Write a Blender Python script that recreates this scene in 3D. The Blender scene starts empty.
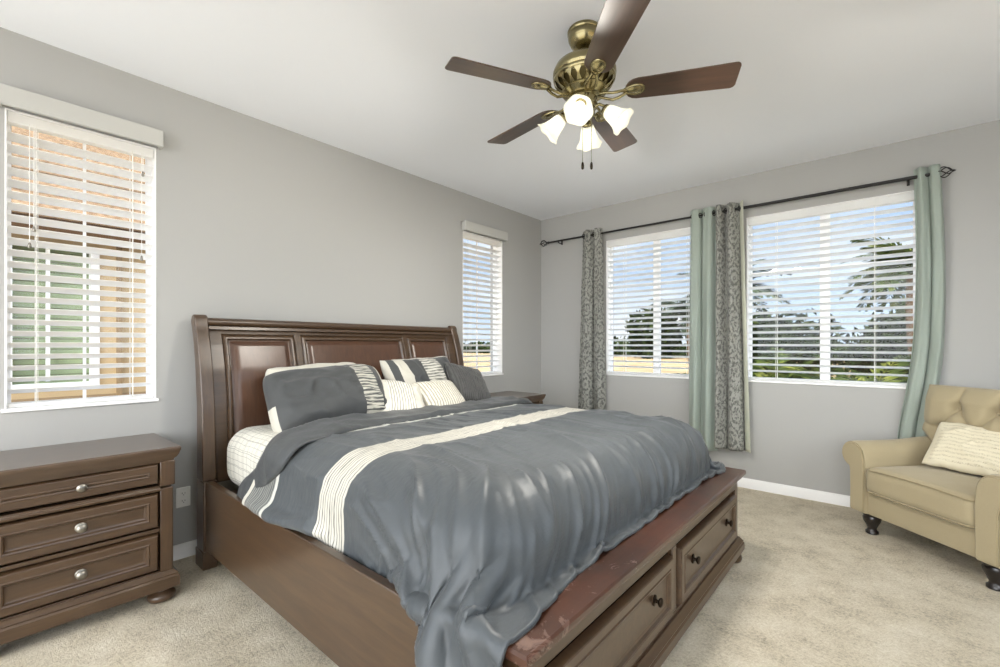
import bpy, bmesh, math, random
import numpy as np
from mathutils import Vector, Matrix, noise

PI = math.pi
S = bpy.context.scene
COL = S.collection
random.seed(7)

# ------------------------------------------------------------------ camera
cd = bpy.data.cameras.new('camera')
cam = bpy.data.objects.new('camera', cd)
COL.objects.link(cam)
cam.location = (3.159, -4.426, 1.249)
cam.rotation_euler = (PI / 2, 0, math.radians(40.687))
cd.sensor_width = 36
cd.lens = 36 * 0.4534
cd.shift_y = 0.0119
cd.clip_start = 0.05
cd.clip_end = 400
S.camera = cam

# ------------------------------------------------------------------ world
W = bpy.data.worlds.new('sky')
S.world = W
W.use_nodes = True
wt = W.node_tree
wt.nodes.clear()


def wn(t, **k):
    n = wt.nodes.new(t)
    for a, b in k.items():
        setattr(n, a, b)
    return n


def build_world():
    L = wt.links.new
    tc = wn('ShaderNodeTexCoord')
    sep = wn('ShaderNodeSeparateXYZ')
    L(tc.outputs['Generated'], sep.inputs[0])
    ramp = wn('ShaderNodeValToRGB')
    e = ramp.color_ramp.elements
    e[0].position = 0.0
    e[0].color = (0.66, 0.79, 0.95, 1)
    e[1].position = 0.55
    e[1].color = (0.22, 0.43, 0.84, 1)
    L(sep.outputs['Z'], ramp.inputs[0])
    # flat layered clouds
    mp = wn('ShaderNodeMapping')
    mp.inputs['Scale'].default_value = (1.5, 1.5, 5.0)
    L(tc.outputs['Generated'], mp.inputs[0])
    nz = wn('ShaderNodeTexNoise')
    nz.inputs['Scale'].default_value = 2.0
    nz.inputs['Detail'].default_value = 6
    nz.inputs['Roughness'].default_value = 0.55
    L(mp.outputs[0], nz.inputs['Vector'])
    cr = wn('ShaderNodeValToRGB')
    cr.color_ramp.elements[0].position = 0.45
    cr.color_ramp.elements[1].position = 0.70
    L(nz.outputs['Fac'], cr.inputs[0])
    mx = wn('ShaderNodeMixRGB')
    mx.inputs[2].default_value = (1.0, 1.0, 1.0, 1)
    L(cr.outputs[0], mx.inputs[0])
    L(ramp.outputs[0], mx.inputs[1])
    # bright hazy half of the sky around the sun, on the side away from the windows
    dot = wn('ShaderNodeVectorMath', operation='DOT_PRODUCT')
    v = Vector((0.55, -0.75, 0.36)).normalized()
    dot.inputs[1].default_value = v
    L(tc.outputs['Generated'], dot.inputs[0])
    mr = wn('ShaderNodeMapRange')
    mr.interpolation_type = 'SMOOTHSTEP'
    mr.inputs['From Min'].default_value = 0.0
    mr.inputs['From Max'].default_value = 1.0
    mr.inputs['To Min'].default_value = 0.0
    mr.inputs['To Max'].default_value = 1.0
    L(dot.outputs['Value'], mr.inputs['Value'])
    glow = wn('ShaderNodeMixRGB')
    glow.inputs[2].default_value = (0.96, 0.98, 1.0, 1)
    L(mr.outputs[0], glow.inputs[0])
    L(mx.outputs[0], glow.inputs[1])
    st = wn('ShaderNodeMath', operation='MULTIPLY_ADD')
    st.inputs[1].default_value = 3.6
    st.inputs[2].default_value = 0.72
    L(mr.outputs[0], st.inputs[0])
    bg = wn('ShaderNodeBackground')
    L(glow.outputs[0], bg.inputs['Color'])
    L(st.outputs[0], bg.inputs['Strength'])
    out = wn('ShaderNodeOutputWorld')
    L(bg.outputs[0], out.inputs[0])


build_world()
sl = bpy.data.lights.new('sun', 'SUN')
sl.energy = 5.0
sl.angle = math.radians(1.0)
sl.color = (1.0, 0.98, 0.95)
so_ = bpy.data.objects.new('sun', sl)
COL.objects.link(so_)
so_.rotation_euler = Vector((0.14, -0.52, 1.0)).to_track_quat('Z', 'Y').to_euler()

S.view_settings.view_transform = 'Standard'
S.view_settings.look = 'None'
S.view_settings.exposure = 0.74
S.view_settings.gamma = 1.0
S.view_settings.use_curve_mapping = False
S.cycles.max_bounces = 10
S.cycles.diffuse_bounces = 6
S.cycles.transparent_max_bounces = 24
S.cycles.use_denoising = True
S.cycles.sample_clamp_indirect = 6.0
S.cycles.caustics_reflective = False
S.cycles.caustics_refractive = False


# ------------------------------------------------------------------ materials
def srgb(r, g, b):
    def f(c):
        c /= 255.0
        return c / 12.92 if c <= 0.04045 else ((c + 0.055) / 1.055) ** 2.4
    return (f(r), f(g), f(b), 1.0)


class NT:
    def __init__(self, name, rough=0.6, spec=0.5, color=None, metal=0.0, coat=0.0, sheen=0.0):
        self.m = bpy.data.materials.new(name)
        self.m.use_nodes = True
        self.t = self.m.node_tree
        self.b = self.t.nodes['Principled BSDF']
        self.b.inputs['Roughness'].default_value = rough
        self.b.inputs['Specular IOR Level'].default_value = spec
        self.b.inputs['Metallic'].default_value = metal
        self.b.inputs['Coat Weight'].default_value = coat
        self.b.inputs['Coat Roughness'].default_value = 0.32
        self.b.inputs['Sheen Weight'].default_value = sheen
        if color:
            self.b.inputs['Base Color'].default_value = color

    def n(self, t, ins=None, **k):
        n = self.t.nodes.new(t)
        for a, b in k.items():
            setattr(n, a, b)
        for a, b in (ins or {}).items():
            if isinstance(b, bpy.types.NodeSocket):
                self.t.links.new(b, n.inputs[a])
            else:
                n.inputs[a].default_value = b
        return n

    def link(self, a, b):
        self.t.links.new(a, b)

    def coord(self, kind='Object', scale=(1, 1, 1), rot=(0, 0, 0)):
        tc = self.n('ShaderNodeTexCoord')
        mp = self.n('ShaderNodeMapping', {'Vector': tc.outputs[kind], 'Scale': scale, 'Rotation': rot})
        return mp.outputs[0]

    def noise(self, vec, scale=5, detail=4, rough=0.5, dist=0.0):
        return self.n('ShaderNodeTexNoise', {'Vector': vec, 'Scale': scale, 'Detail': detail, 'Roughness': rough, 'Distortion': dist}).outputs['Fac']

    def ramp(self, fac, stops, interp='LINEAR'):
        r = self.n('ShaderNodeValToRGB', {'Fac': fac})
        r.color_ramp.interpolation = interp
        els = r.color_ramp.elements
        els[0].position, els[0].color = stops[0]
        els[1].position, els[1].color = stops[-1]
        for p, c in stops[1:-1]:
            e = els.new(p)
            e.color = c
        return r.outputs[0]

    def math(self, op, a, b=0.0, c=0.0, clamp=False):
        return self.n('ShaderNodeMath', {0: a, 1: b, 2: c}, operation=op, use_clamp=clamp).outputs[0]

    def mix(self, fac, a, b, blend='MIX'):
        return self.n('ShaderNodeMixRGB', {0: fac, 1: a, 2: b}, blend_type=blend).outputs[0]

    def color(self, s):
        self.link(s, self.b.inputs['Base Color'])

    def bump(self, h, strength=0.3, dist=0.01):
        bp = self.n('ShaderNodeBump', {'Height': h, 'Strength': strength, 'Distance': dist})
        self.link(bp.outputs[0], self.b.inputs['Normal'])

    def uv(self):
        tc = self.n('ShaderNodeTexCoord')
        sp = self.n('ShaderNodeSeparateXYZ', {0: tc.outputs['UV']})
        return sp.outputs[0], sp.outputs[1], tc.outputs['UV']


M = {}


def paint(name, col, rough=0.85, bump=0.06, spec=0.2):
    m = NT(name, rough, spec)
    v = m.coord()
    n = m.noise(v, 90, 3)
    n2 = m.noise(v, 1.1, 2)
    c2 = tuple(x * 0.97 for x in col[:3]) + (1,)
    m.color(m.mix(n2, col, c2))
    m.bump(n, bump, 0.002)
    return m.m


M['wall'] = paint('wall_paint', srgb(173, 173, 171))
M['ceil'] = paint('ceiling_paint', srgb(244, 247, 253), 0.9, 0.12)
M['trim'] = paint('white_trim_paint', srgb(238, 238, 238), 0.45, 0.01, 0.4)
M['slat'] = paint('white_slat', srgb(248, 248, 248), 0.4, 0.01, 0.4)
_t = M['slat'].node_tree
_tl = _t.nodes.new('ShaderNodeBsdfTranslucent')
_tl.inputs[0].default_value = (0.95, 0.95, 0.93, 1)
_mx = _t.nodes.new('ShaderNodeMixShader')
_mx.inputs[0].default_value = 0.5
_t.links.new(_t.nodes['Principled BSDF'].outputs[0], _mx.inputs[1])
_t.links.new(_tl.outputs[0], _mx.inputs[2])
_t.links.new(_mx.outputs[0], _t.nodes['Material Output'].inputs['Surface'])
M['valance'] = paint('valance_shaded_white', srgb(188, 188, 184), 0.5, 0.01, 0.4)  # white valance greyed so the colour carries its shade
M['vinyl'] = paint('white_vinyl', srgb(246, 246, 246), 0.35, 0.01, 0.4)
M['plastic'] = paint('white_plastic', srgb(238, 237, 232), 0.35, 0.01, 0.5)


def carpet():
    m = NT('carpet', 0.97, 0.08, sheen=0.15)
    v = m.coord()
    a = m.noise(v, 5.5, 6, 0.65)
    b = m.noise(v, 75, 5, 0.7)
    c = m.noise(v, 260, 2, 0.6)
    mixv = m.math('ADD', m.math('MULTIPLY', a, 0.5), m.math('ADD', m.math('MULTIPLY', b, 0.55), m.math('MULTIPLY', c, 0.25)))
    col = m.ramp(mixv, [(0.44, srgb(138, 126, 103)), (0.62, srgb(217, 205, 180)), (0.84, srgb(247, 239, 221))])
    m.color(col)
    h = m.math('ADD', m.math('MULTIPLY', b, 1.0), m.math('MULTIPLY', c, 0.7))
    m.bump(h, 0.9, 0.02)
    return m.m


M['carpet'] = carpet()
M['bounce_slab'] = paint('pale_bounce_concrete', srgb(214, 212, 206), 0.9, 0.1)  # pale surface of the added light-bouncing slabs outdoors


def wood(name, c_dark, c_mid, c_light, axis='Y', rough=0.32, worn=False, coat=0.45):
    m = NT(name, rough, 0.45, coat=coat)
    sc = {'X': (1.2, 14, 14), 'Y': (14, 1.2, 14), 'Z': (14, 14, 1.2)}[axis]
    v = m.coord('Object', sc)
    a = m.noise(v, 2.2, 6, 0.6, 0.8)
    b = m.noise(v, 9, 4, 0.6)
    f = m.math('ADD', m.math('MULTIPLY', a, 0.75), m.math('MULTIPLY', b, 0.3))
    col = m.ramp(f, [(0.28, c_dark), (0.52, c_mid), (0.80, c_light)])
    if worn:
        o = m.coord('Object')
        w1 = m.noise(o, 9, 6, 0.7, 1.2)
        sp = m.n('ShaderNodeSeparateXYZ', {0: o})
        near = m.n('ShaderNodeMapRange', {'Value': sp.outputs[1], 'From Min': -0.35, 'From Max': -1.0, 'To Min': 0.0, 'To Max': 0.15}).outputs[0]
        k = m.ramp(m.math('ADD', w1, near), [(0.66, (0, 0, 0, 1)), (0.73, (1, 1, 1, 1))])
        fade = m.math('MULTIPLY', k, 0.5)
        w2 = m.ramp(m.noise(o, 3.2, 4, 0.6), [(0.4, (0, 0, 0, 1)), (0.62, (1, 1, 1, 1))])
        col = m.mix(m.math('MULTIPLY', w2, 0.6), col, srgb(84, 48, 32))
        col = m.mix(fade, col, srgb(140, 110, 96))
        m.link(m.math('ADD', m.math('MULTIPLY', fade, 0.5), rough), m.b.inputs['Roughness'])
    m.color(col)
    m.bump(f, 0.05, 0.002)
    return m.m


WD = (srgb(55, 40, 28), srgb(70, 52, 36), srgb(88, 68, 47))
M['wood_y'] = wood('cherry_wood_lengthwise', *WD, axis='Y')
M['wood_x'] = wood('cherry_wood_crosswise', *WD, axis='X')
M['wood_z'] = wood('cherry_wood_upright', *WD, axis='Z')
M['wood_panel'] = wood('cherry_wood_panel', srgb(64, 42, 30), srgb(78, 52, 37), srgb(90, 63, 46), axis='Z', rough=0.3)
M['wood_worn'] = wood('worn_cherry_wood', srgb(46, 29, 22), srgb(58, 37, 28), srgb(70, 46, 35), axis='Y', rough=0.26, worn=True)
M['wood_top'] = wood('polished_cherry_top', *WD, axis='X', rough=0.38, coat=1.0)
M['blade'] = wood('walnut_blade', srgb(50, 36, 28), srgb(68, 48, 36), srgb(84, 62, 48), axis='X', rough=0.36)
M['black_wood'] = NT('black_lacquer', 0.25, 0.5, srgb(28, 22, 20), coat=0.4).m
M['gap'] = NT('gap_shade', 0.9, 0.1, srgb(24, 16, 13)).m  # near-black stands in for the shade inside gaps and slots


def metal(name, col, rough):
    m = NT(name, rough, 0.5, metal=1.0)
    v = m.coord()
    n = m.noise(v, 30, 3)
    m.color(m.mix(n, col, tuple(c * 0.8 for c in col[:3]) + (1,)))
    return m.m


M['brass'] = metal('antique_brass', srgb(158, 148, 112), 0.24)
M['brass_dark'] = metal('dark_antique_brass', srgb(84, 76, 52), 0.4)
M['pewter'] = metal('pewter', srgb(150, 146, 138), 0.35)
M['bronze'] = metal('dark_bronze', srgb(58, 48, 40), 0.4)
M['iron'] = NT('black_iron', 0.5, 0.4, srgb(24, 23, 22)).m
M['chain'] = metal('chain_metal', srgb(150, 150, 130), 0.35)


def glass_pane():
    m = NT('window_glass')
    t = m.t
    tr = m.n('ShaderNodeBsdfTransparent', {'Color': (0.97, 0.98, 0.98, 1)})
    gl = m.n('ShaderNodeBsdfGlossy', {'Roughness': 0.02})
    mx = m.n('ShaderNodeMixShader', {0: 0.012, 1: tr.outputs[0], 2: gl.outputs[0]})
    t.links.new(mx.outputs[0], t.nodes['Material Output'].inputs['Surface'])
    return m.m


M['glass'] = glass_pane()


def lamp_glass():
    m = NT('frosted_lamp_glass')
    t = m.t
    d = m.n('ShaderNodeBsdfPrincipled', {'Base Color': srgb(244, 242, 228), 'Roughness': 0.25})
    tl = m.n('ShaderNodeBsdfTranslucent', {'Color': (0.95, 0.94, 0.86, 1)})
    mx = m.n('ShaderNodeMixShader', {0: 0.45, 1: d.outputs[0], 2: tl.outputs[0]})
    em = m.n('ShaderNodeEmission', {'Color': (1.0, 0.97, 0.86, 1), 'Strength': 0.16})
    ad = m.n('ShaderNodeAddShader', {0: mx.outputs[0], 1: em.outputs[0]})
    t.links.new(ad.outputs[0], t.nodes['Material Output'].inputs['Surface'])
    return m.m


M['lamp_glass'] = lamp_glass()


def emit(name, col, s):
    m = NT(name)
    e = m.n('ShaderNodeEmission', {'Color': col, 'Strength': s})
    m.t.links.new(e.outputs[0], m.t.nodes['Material Output'].inputs['Surface'])
    return m.m


M['bulb'] = emit('glowing_bulb', (1, 0.97, 0.90, 1), 2.6)


def weave(m, uvvec, sx, sy, strength=0.15):
    w = m.noise(m.n('ShaderNodeMapping', {'Vector': uvvec, 'Scale': (sx, sy, 1)}).outputs[0], 1.0, 2)
    m.bump(w, strength, 0.003)


DARK = srgb(70, 75, 78)
CREAM = srgb(196, 193, 182)


def pleats(m, along, across, period, col_a=CREAM, col_b=srgb(96, 96, 92), wob=0.35, th=(0.35, 0.62)):
    """thin wavy dark lines every period of `across`, running along `along`"""
    comb = m.n('ShaderNodeCombineXYZ', {0: m.math('MULTIPLY', along, 9.0), 1: m.math('MULTIPLY', across, 40.0)}).outputs[0]
    nz = m.noise(comb, 1.0, 2)
    ph = m.math('ADD', m.math('DIVIDE', across, period), m.math('MULTIPLY', nz, wob * 4))
    fr = m.math('FRACT', ph)
    tri = m.math('ABSOLUTE', m.math('MULTIPLY_ADD', fr, 2.0, -1.0))
    k = m.ramp(tri, [(th[0], (0, 0, 0, 1)), (th[1], (1, 1, 1, 1))])
    return m.mix(k, col_b, col_a), k


def band(m, x, a, b):
    return m.math('MULTIPLY', m.math('GREATER_THAN', x, a), m.math('LESS_THAN', x, b))


def duvet_mat():
    m = NT('duvet_sateen', 0.47, 0.5, sheen=0.1)
    u, v, uv = m.uv()          # u: metres from the headboard wall, v: metres across
    n = m.noise(uv, 6, 3)
    base = m.mix(n, DARK, srgb(64, 69, 73))
    p1, k1 = pleats(m, v, u, 0.016, col_a=srgb(136, 137, 132), col_b=srgb(72, 75, 76))
    p2, k2 = pleats(m, v, u, 0.0165, th=(0.12, 0.42))
    col = m.mix(band(m, u, 0.87, 1.05), base, p1)
    col = m.mix(band(m, u, 0.80, 0.87), col, CREAM)
    col = m.mix(band(m, u, 1.05, 1.074), col, srgb(196, 196, 188))
    col = m.mix(band(m, u, 1.435, 1.615), col, p2)
    m.color(col)
    fine = m.noise(m.n('ShaderNodeMapping', {'Vector': uv, 'Scale': (26, 9, 1), 'Rotation': (0, 0, 0.4)}).outputs[0], 1.0, 4, 0.6)
    m.bump(fine, 0.25, 0.012)
    return m.m


M['duvet'] = duvet_mat()


def fold_mat():
    m = NT('duvet_fold_sateen', 0.45, 0.4, sheen=0.1)
    u, v, uv = m.uv()
    n = m.noise(uv, 8, 3)
    m.color(m.mix(n, srgb(68, 71, 73), srgb(61, 64, 66)))
    fine = m.noise(m.n('ShaderNodeMapping', {'Vector': uv, 'Scale': (10, 26, 1)}).outputs[0], 1.0, 4, 0.6)
    m.bump(fine, 0.3, 0.012)
    return m.m


M['fold'] = fold_mat()


def sheet_mat():
    m = NT('grid_print_sheet', 0.85, 0.2, sheen=0.1)
    o = m.coord()
    sp = m.n('ShaderNodeSeparateXYZ', {0: o})
    x, y, z = sp.outputs
    wob = m.math('MULTIPLY', m.noise(o, 5, 2), 0.03)
    a = m.math('ADD', m.math('ADD', x, m.math('MULTIPLY', y, 0.10)), wob)
    b = m.math('ADD', m.math('ADD', z, m.math('MULTIPLY', y, 0.8)), wob)

    def lines(c, per, off, w):
        f = m.math('FRACT', m.math('ADD', m.math('DIVIDE', c, per), off))
        return m.math('LESS_THAN', f, w)
    k = m.math('MAXIMUM', lines(a, 0.055, 0, 0.04), lines(b, 0.036, 0, 0.06))
    k = m.math('MAXIMUM', k, m.math('MAXIMUM', lines(a, 0.137, .3, 0.02), lines(b, 0.089, .6, 0.03)))
    m.color(m.mix(m.math('MULTIPLY', k, 0.75), srgb(206, 204, 194), srgb(92, 92, 88)))
    return m.m


M['sheet'] = sheet_mat()


def pillow_mat(name, kind):
    m = NT(name, 0.6, 0.3, sheen=0.2)
    u, v, uv = m.uv()
    n = m.noise(uv, 7, 3)
    dark = m.mix(n, srgb(68, 70, 71), srgb(61, 63, 64))
    if kind == 'sham_plain':
        p, k = pleats(m, u, v, 0.055, col_a=srgb(190, 188, 176), col_b=srgb(70, 72, 72), th=(0.2, 0.7))
        col = m.mix(band(m, u, 0.70, 0.88), dark, p)
        col = m.mix(band(m, u, 0.955, 1.1), col, CREAM)
        col = m.mix(m.math('MAXIMUM', m.math('MULTIPLY', m.math('LESS_THAN', u, 0.035), m.math('LESS_THAN', v, 0.42)), m.math('GREATER_THAN', v, 0.965)), col, CREAM)
    elif kind == 'sham_stripe':
        p, k = pleats(m, u, v, 0.055, col_a=srgb(200, 198, 188), col_b=srgb(104, 104, 100), th=(0.2, 0.7))
        col = m.mix(band(m, u, 0.45, 0.70), dark, p)
        col = m.mix(m.math('MAXIMUM', m.math('LESS_THAN', u, 0.25), m.math('GREATER_THAN', v, 0.95)), col, CREAM)
        col = m.mix(band(m, u, 0.05, 0.13), col, dark)
    elif kind == 'pleat_centre':
        p, k = pleats(m, v, u, 0.05, col_a=srgb(226, 224, 216), col_b=srgb(168, 164, 152), wob=0.12)
        plain = m.mix(n, srgb(206, 203, 192), srgb(214, 211, 200))
        col = m.mix(band(m, u, 0.27, 0.78), plain, p)
    elif kind == 'striped':
        p, k = pleats(m, v, u, 0.058, col_a=srgb(222, 219, 206), col_b=srgb(166, 160, 146), wob=0.10)
        col = p
    else:
        p, k = pleats(m, v, u, 0.05, col_a=srgb(78, 78, 77), col_b=srgb(58, 58, 58), wob=0.22)
        col = p
        m.bump(k, 0.5, 0.01)
    m.color(col)
    if kind != 'charcoal':
        fine = m.noise(m.n('ShaderNodeMapping', {'Vector': uv, 'Scale': (9, 6, 1)}).outputs[0], 1.0, 4, 0.6)
        m.bump(fine, 0.2, 0.012)
    return m.m


for _k in ('sham_plain', 'sham_stripe', 'pleat_centre', 'striped', 'charcoal'):
    M[_k] = pillow_mat('pillow_' + _k, _k)
M['cream_cloth'] = NT('cream_cloth', 0.8, 0.2, CREAM, sheen=0.2).m


def damask():
    m = NT('damask_curtain', 0.8, 0.25, sheen=0.15)
    u, v, uv = m.uv()       # metres of cloth
    px, py = 0.17, 0.20
    a = m.math('DIVIDE', u, px)
    b = m.math('DIVIDE', v, py)
    row = m.math('FLOOR', b)
    a2 = m.math('ADD', a, m.math('MULTIPLY', row, 0.5))
    cx = m.math('SUBTRACT', m.math('FRACT', a2), 0.5)
    cy = m.math('MULTIPLY', m.math('SUBTRACT', m.math('FRACT', b), 0.5), py / px)
    r = m.math('SQRT', m.math('ADD', m.math('MULTIPLY', cx, cx), m.math('MULTIPLY', cy, cy)))
    th = m.math('ARCTAN2', cx, cy)
    p1 = m.math('MULTIPLY', m.math('COSINE', m.math('MULTIPLY', th, 8.0)), 0.35)
    rings = m.math('SINE', m.math('MULTIPLY_ADD', r, 22.0, p1))
    nz = m.noise(m.n('ShaderNodeMapping', {'Vector': uv, 'Scale': (30, 30, 1)}).outputs[0], 1.0, 3, 0.6, 1.5)
    f = m.math('ADD', m.math('MULTIPLY', rings, 0.22), m.math('MULTIPLY_ADD', nz, 3.0, -1.5))
    k = m.ramp(f, [(0.0, (0, 0, 0, 1)), (0.12, (1, 1, 1, 1))])
    wv = m.noise(m.n('ShaderNodeMapping', {'Vector': uv, 'Scale': (300, 300, 1)}).outputs[0], 1.0, 1)
    col = m.mix(k, srgb(152, 153, 147), srgb(97, 98, 95))
    m.color(m.mix(m.math('MULTIPLY', wv, 0.25), col, srgb(110, 110, 104)))
    m.bump(wv, 0.1, 0.002)
    return m.m


M['damask'] = damask()


def cloth(name, col, col2, sc=200, bump=0.12, rough=0.85, trans=0.0):
    m = NT(name, rough, 0.2, sheen=0.2)
    o = m.coord()
    a = m.noise(o, sc, 2)
    b = m.noise(o, 3, 2)
    m.color(m.mix(m.math('MULTIPLY_ADD', a, 0.5, m.math('MULTIPLY', b, 0.5)), col, col2))
    m.bump(a, bump, 0.002)
    if trans > 0:
        tl = m.n('ShaderNodeBsdfTranslucent', {'Color': col})
        mx = m.n('ShaderNodeMixShader', {0: trans, 1: m.b.outputs[0], 2: tl.outputs[0]})
        m.t.links.new(mx.outputs[0], m.t.nodes['Material Output'].inputs['Surface'])
    return m.m


M['sage'] = cloth('sage_curtain', srgb(178, 188, 179), srgb(163, 176, 167), 160, 0.08, 0.6, 0.25)
M['lining'] = cloth('pale_lining', srgb(214, 216, 200), srgb(204, 208, 192), 160, 0.08, 0.7, 0.25)
M['uphol'] = cloth('beige_upholstery', srgb(172, 160, 131), srgb(158, 145, 116), 240, 0.15, 0.9)
M['piping'] = cloth('beige_piping', srgb(158, 145, 114), srgb(148, 135, 105), 240, 0.15, 0.9)


def script_pillow():
    m = NT('cream_scribble_pillow', 0.85, 0.2, sheen=0.2)
    u, v, uv = m.uv()
    row = m.math('FRACT', m.math('MULTIPLY', v, 13.0))
    inrow = band(m, row, 0.22, 0.62)
    nz = m.noise(m.n('ShaderNodeMapping', {'Vector': uv, 'Scale': (70, 40, 1)}).outputs[0], 1.0, 2)
    k = m.math('MULTIPLY', inrow, band(m, nz, 0.47, 0.53))
    edge = m.math('MULTIPLY', band(m, u, 0.08, 0.92), band(m, v, 0.08, 0.92))
    k = m.math('MULTIPLY', k, edge)
    m.color(m.mix(m.math('MULTIPLY', k, 0.7), srgb(214, 206, 182), srgb(138, 126, 98)))
    fine = m.noise(uv, 60, 3)
    m.bump(fine, 0.1, 0.01)
    return m.m


M['script'] = script_pillow()

# outdoors
M['stucco'] = paint('tan_stucco', srgb(198, 174, 136), 0.9, 0.5)
M['stucco_dark'] = paint('brown_stucco', srgb(150, 128, 98), 0.9, 0.5)
M['brown_wood'] = paint('brown_fascia', srgb(120, 96, 76), 0.8, 0.1)  # plain brown for the eave and the window backing panel


def rooftile():
    m = NT('tan_roof_tile', 0.9, 0.1)
    v = m.coord('Object', (4, 6, 6))
    n = m.noise(v, 3, 4)
    m.color(m.ramp(n, [(0.35, srgb(94, 74, 54)), (0.65, srgb(132, 110, 86))]))
    m.bump(n, 0.4, 0.02)
    return m.m


M['tile'] = rooftile()
M['green_blind'] = NT('green_window_shade', 0.35, 0.5, srgb(160, 172, 134)).m


def ground_mat():
    m = NT('dry_field', 0.95, 0.1)
    o = m.coord()
    a = m.noise(o, 0.35, 5, 0.6)
    b = m.noise(o, 4, 4, 0.7)
    f = m.math('ADD', m.math('MULTIPLY', a, 0.6), m.math('MULTIPLY', b, 0.4))
    m.color(m.ramp(f, [(0.35, srgb(122, 102, 74)), (0.5, srgb(146, 126, 96)), (0.68, srgb(164, 146, 114))]))
    return m.m


M['ground'] = ground_mat()


def leafmat(name, c1, c2, c3, sc=3):
    m = NT(name, 0.75, 0.08)
    o = m.coord()
    n = m.noise(o, sc, 3)
    m.color(m.ramp(n, [(0.3, c1), (0.5, c2), (0.7, c3)]))
    tl = m.n('ShaderNodeBsdfTranslucent', {'Color': c2})
    mx = m.n('ShaderNodeMixShader', {0: 0.25, 1: m.b.outputs[0], 2: tl.outputs[0]})
    m.t.links.new(mx.outputs[0], m.t.nodes['Material Output'].inputs['Surface'])
    return m.m


M['palm'] = leafmat('palm_green', srgb(26, 35, 15), srgb(60, 72, 30), srgb(128, 130, 62))
M['palm_grey'] = leafmat('grey_green_fronds', srgb(32, 39, 30), srgb(58, 67, 53), srgb(92, 99, 78))
M['bush'] = leafmat('dark_bush_green', srgb(15, 21, 10), srgb(32, 42, 19), srgb(64, 72, 34))
M['bark'] = paint('palm_bark', srgb(120, 96, 72), 0.95, 0.6)
M['rail'] = paint('fence_wood', srgb(176, 132, 92), 0.9, 0.2)


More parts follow.
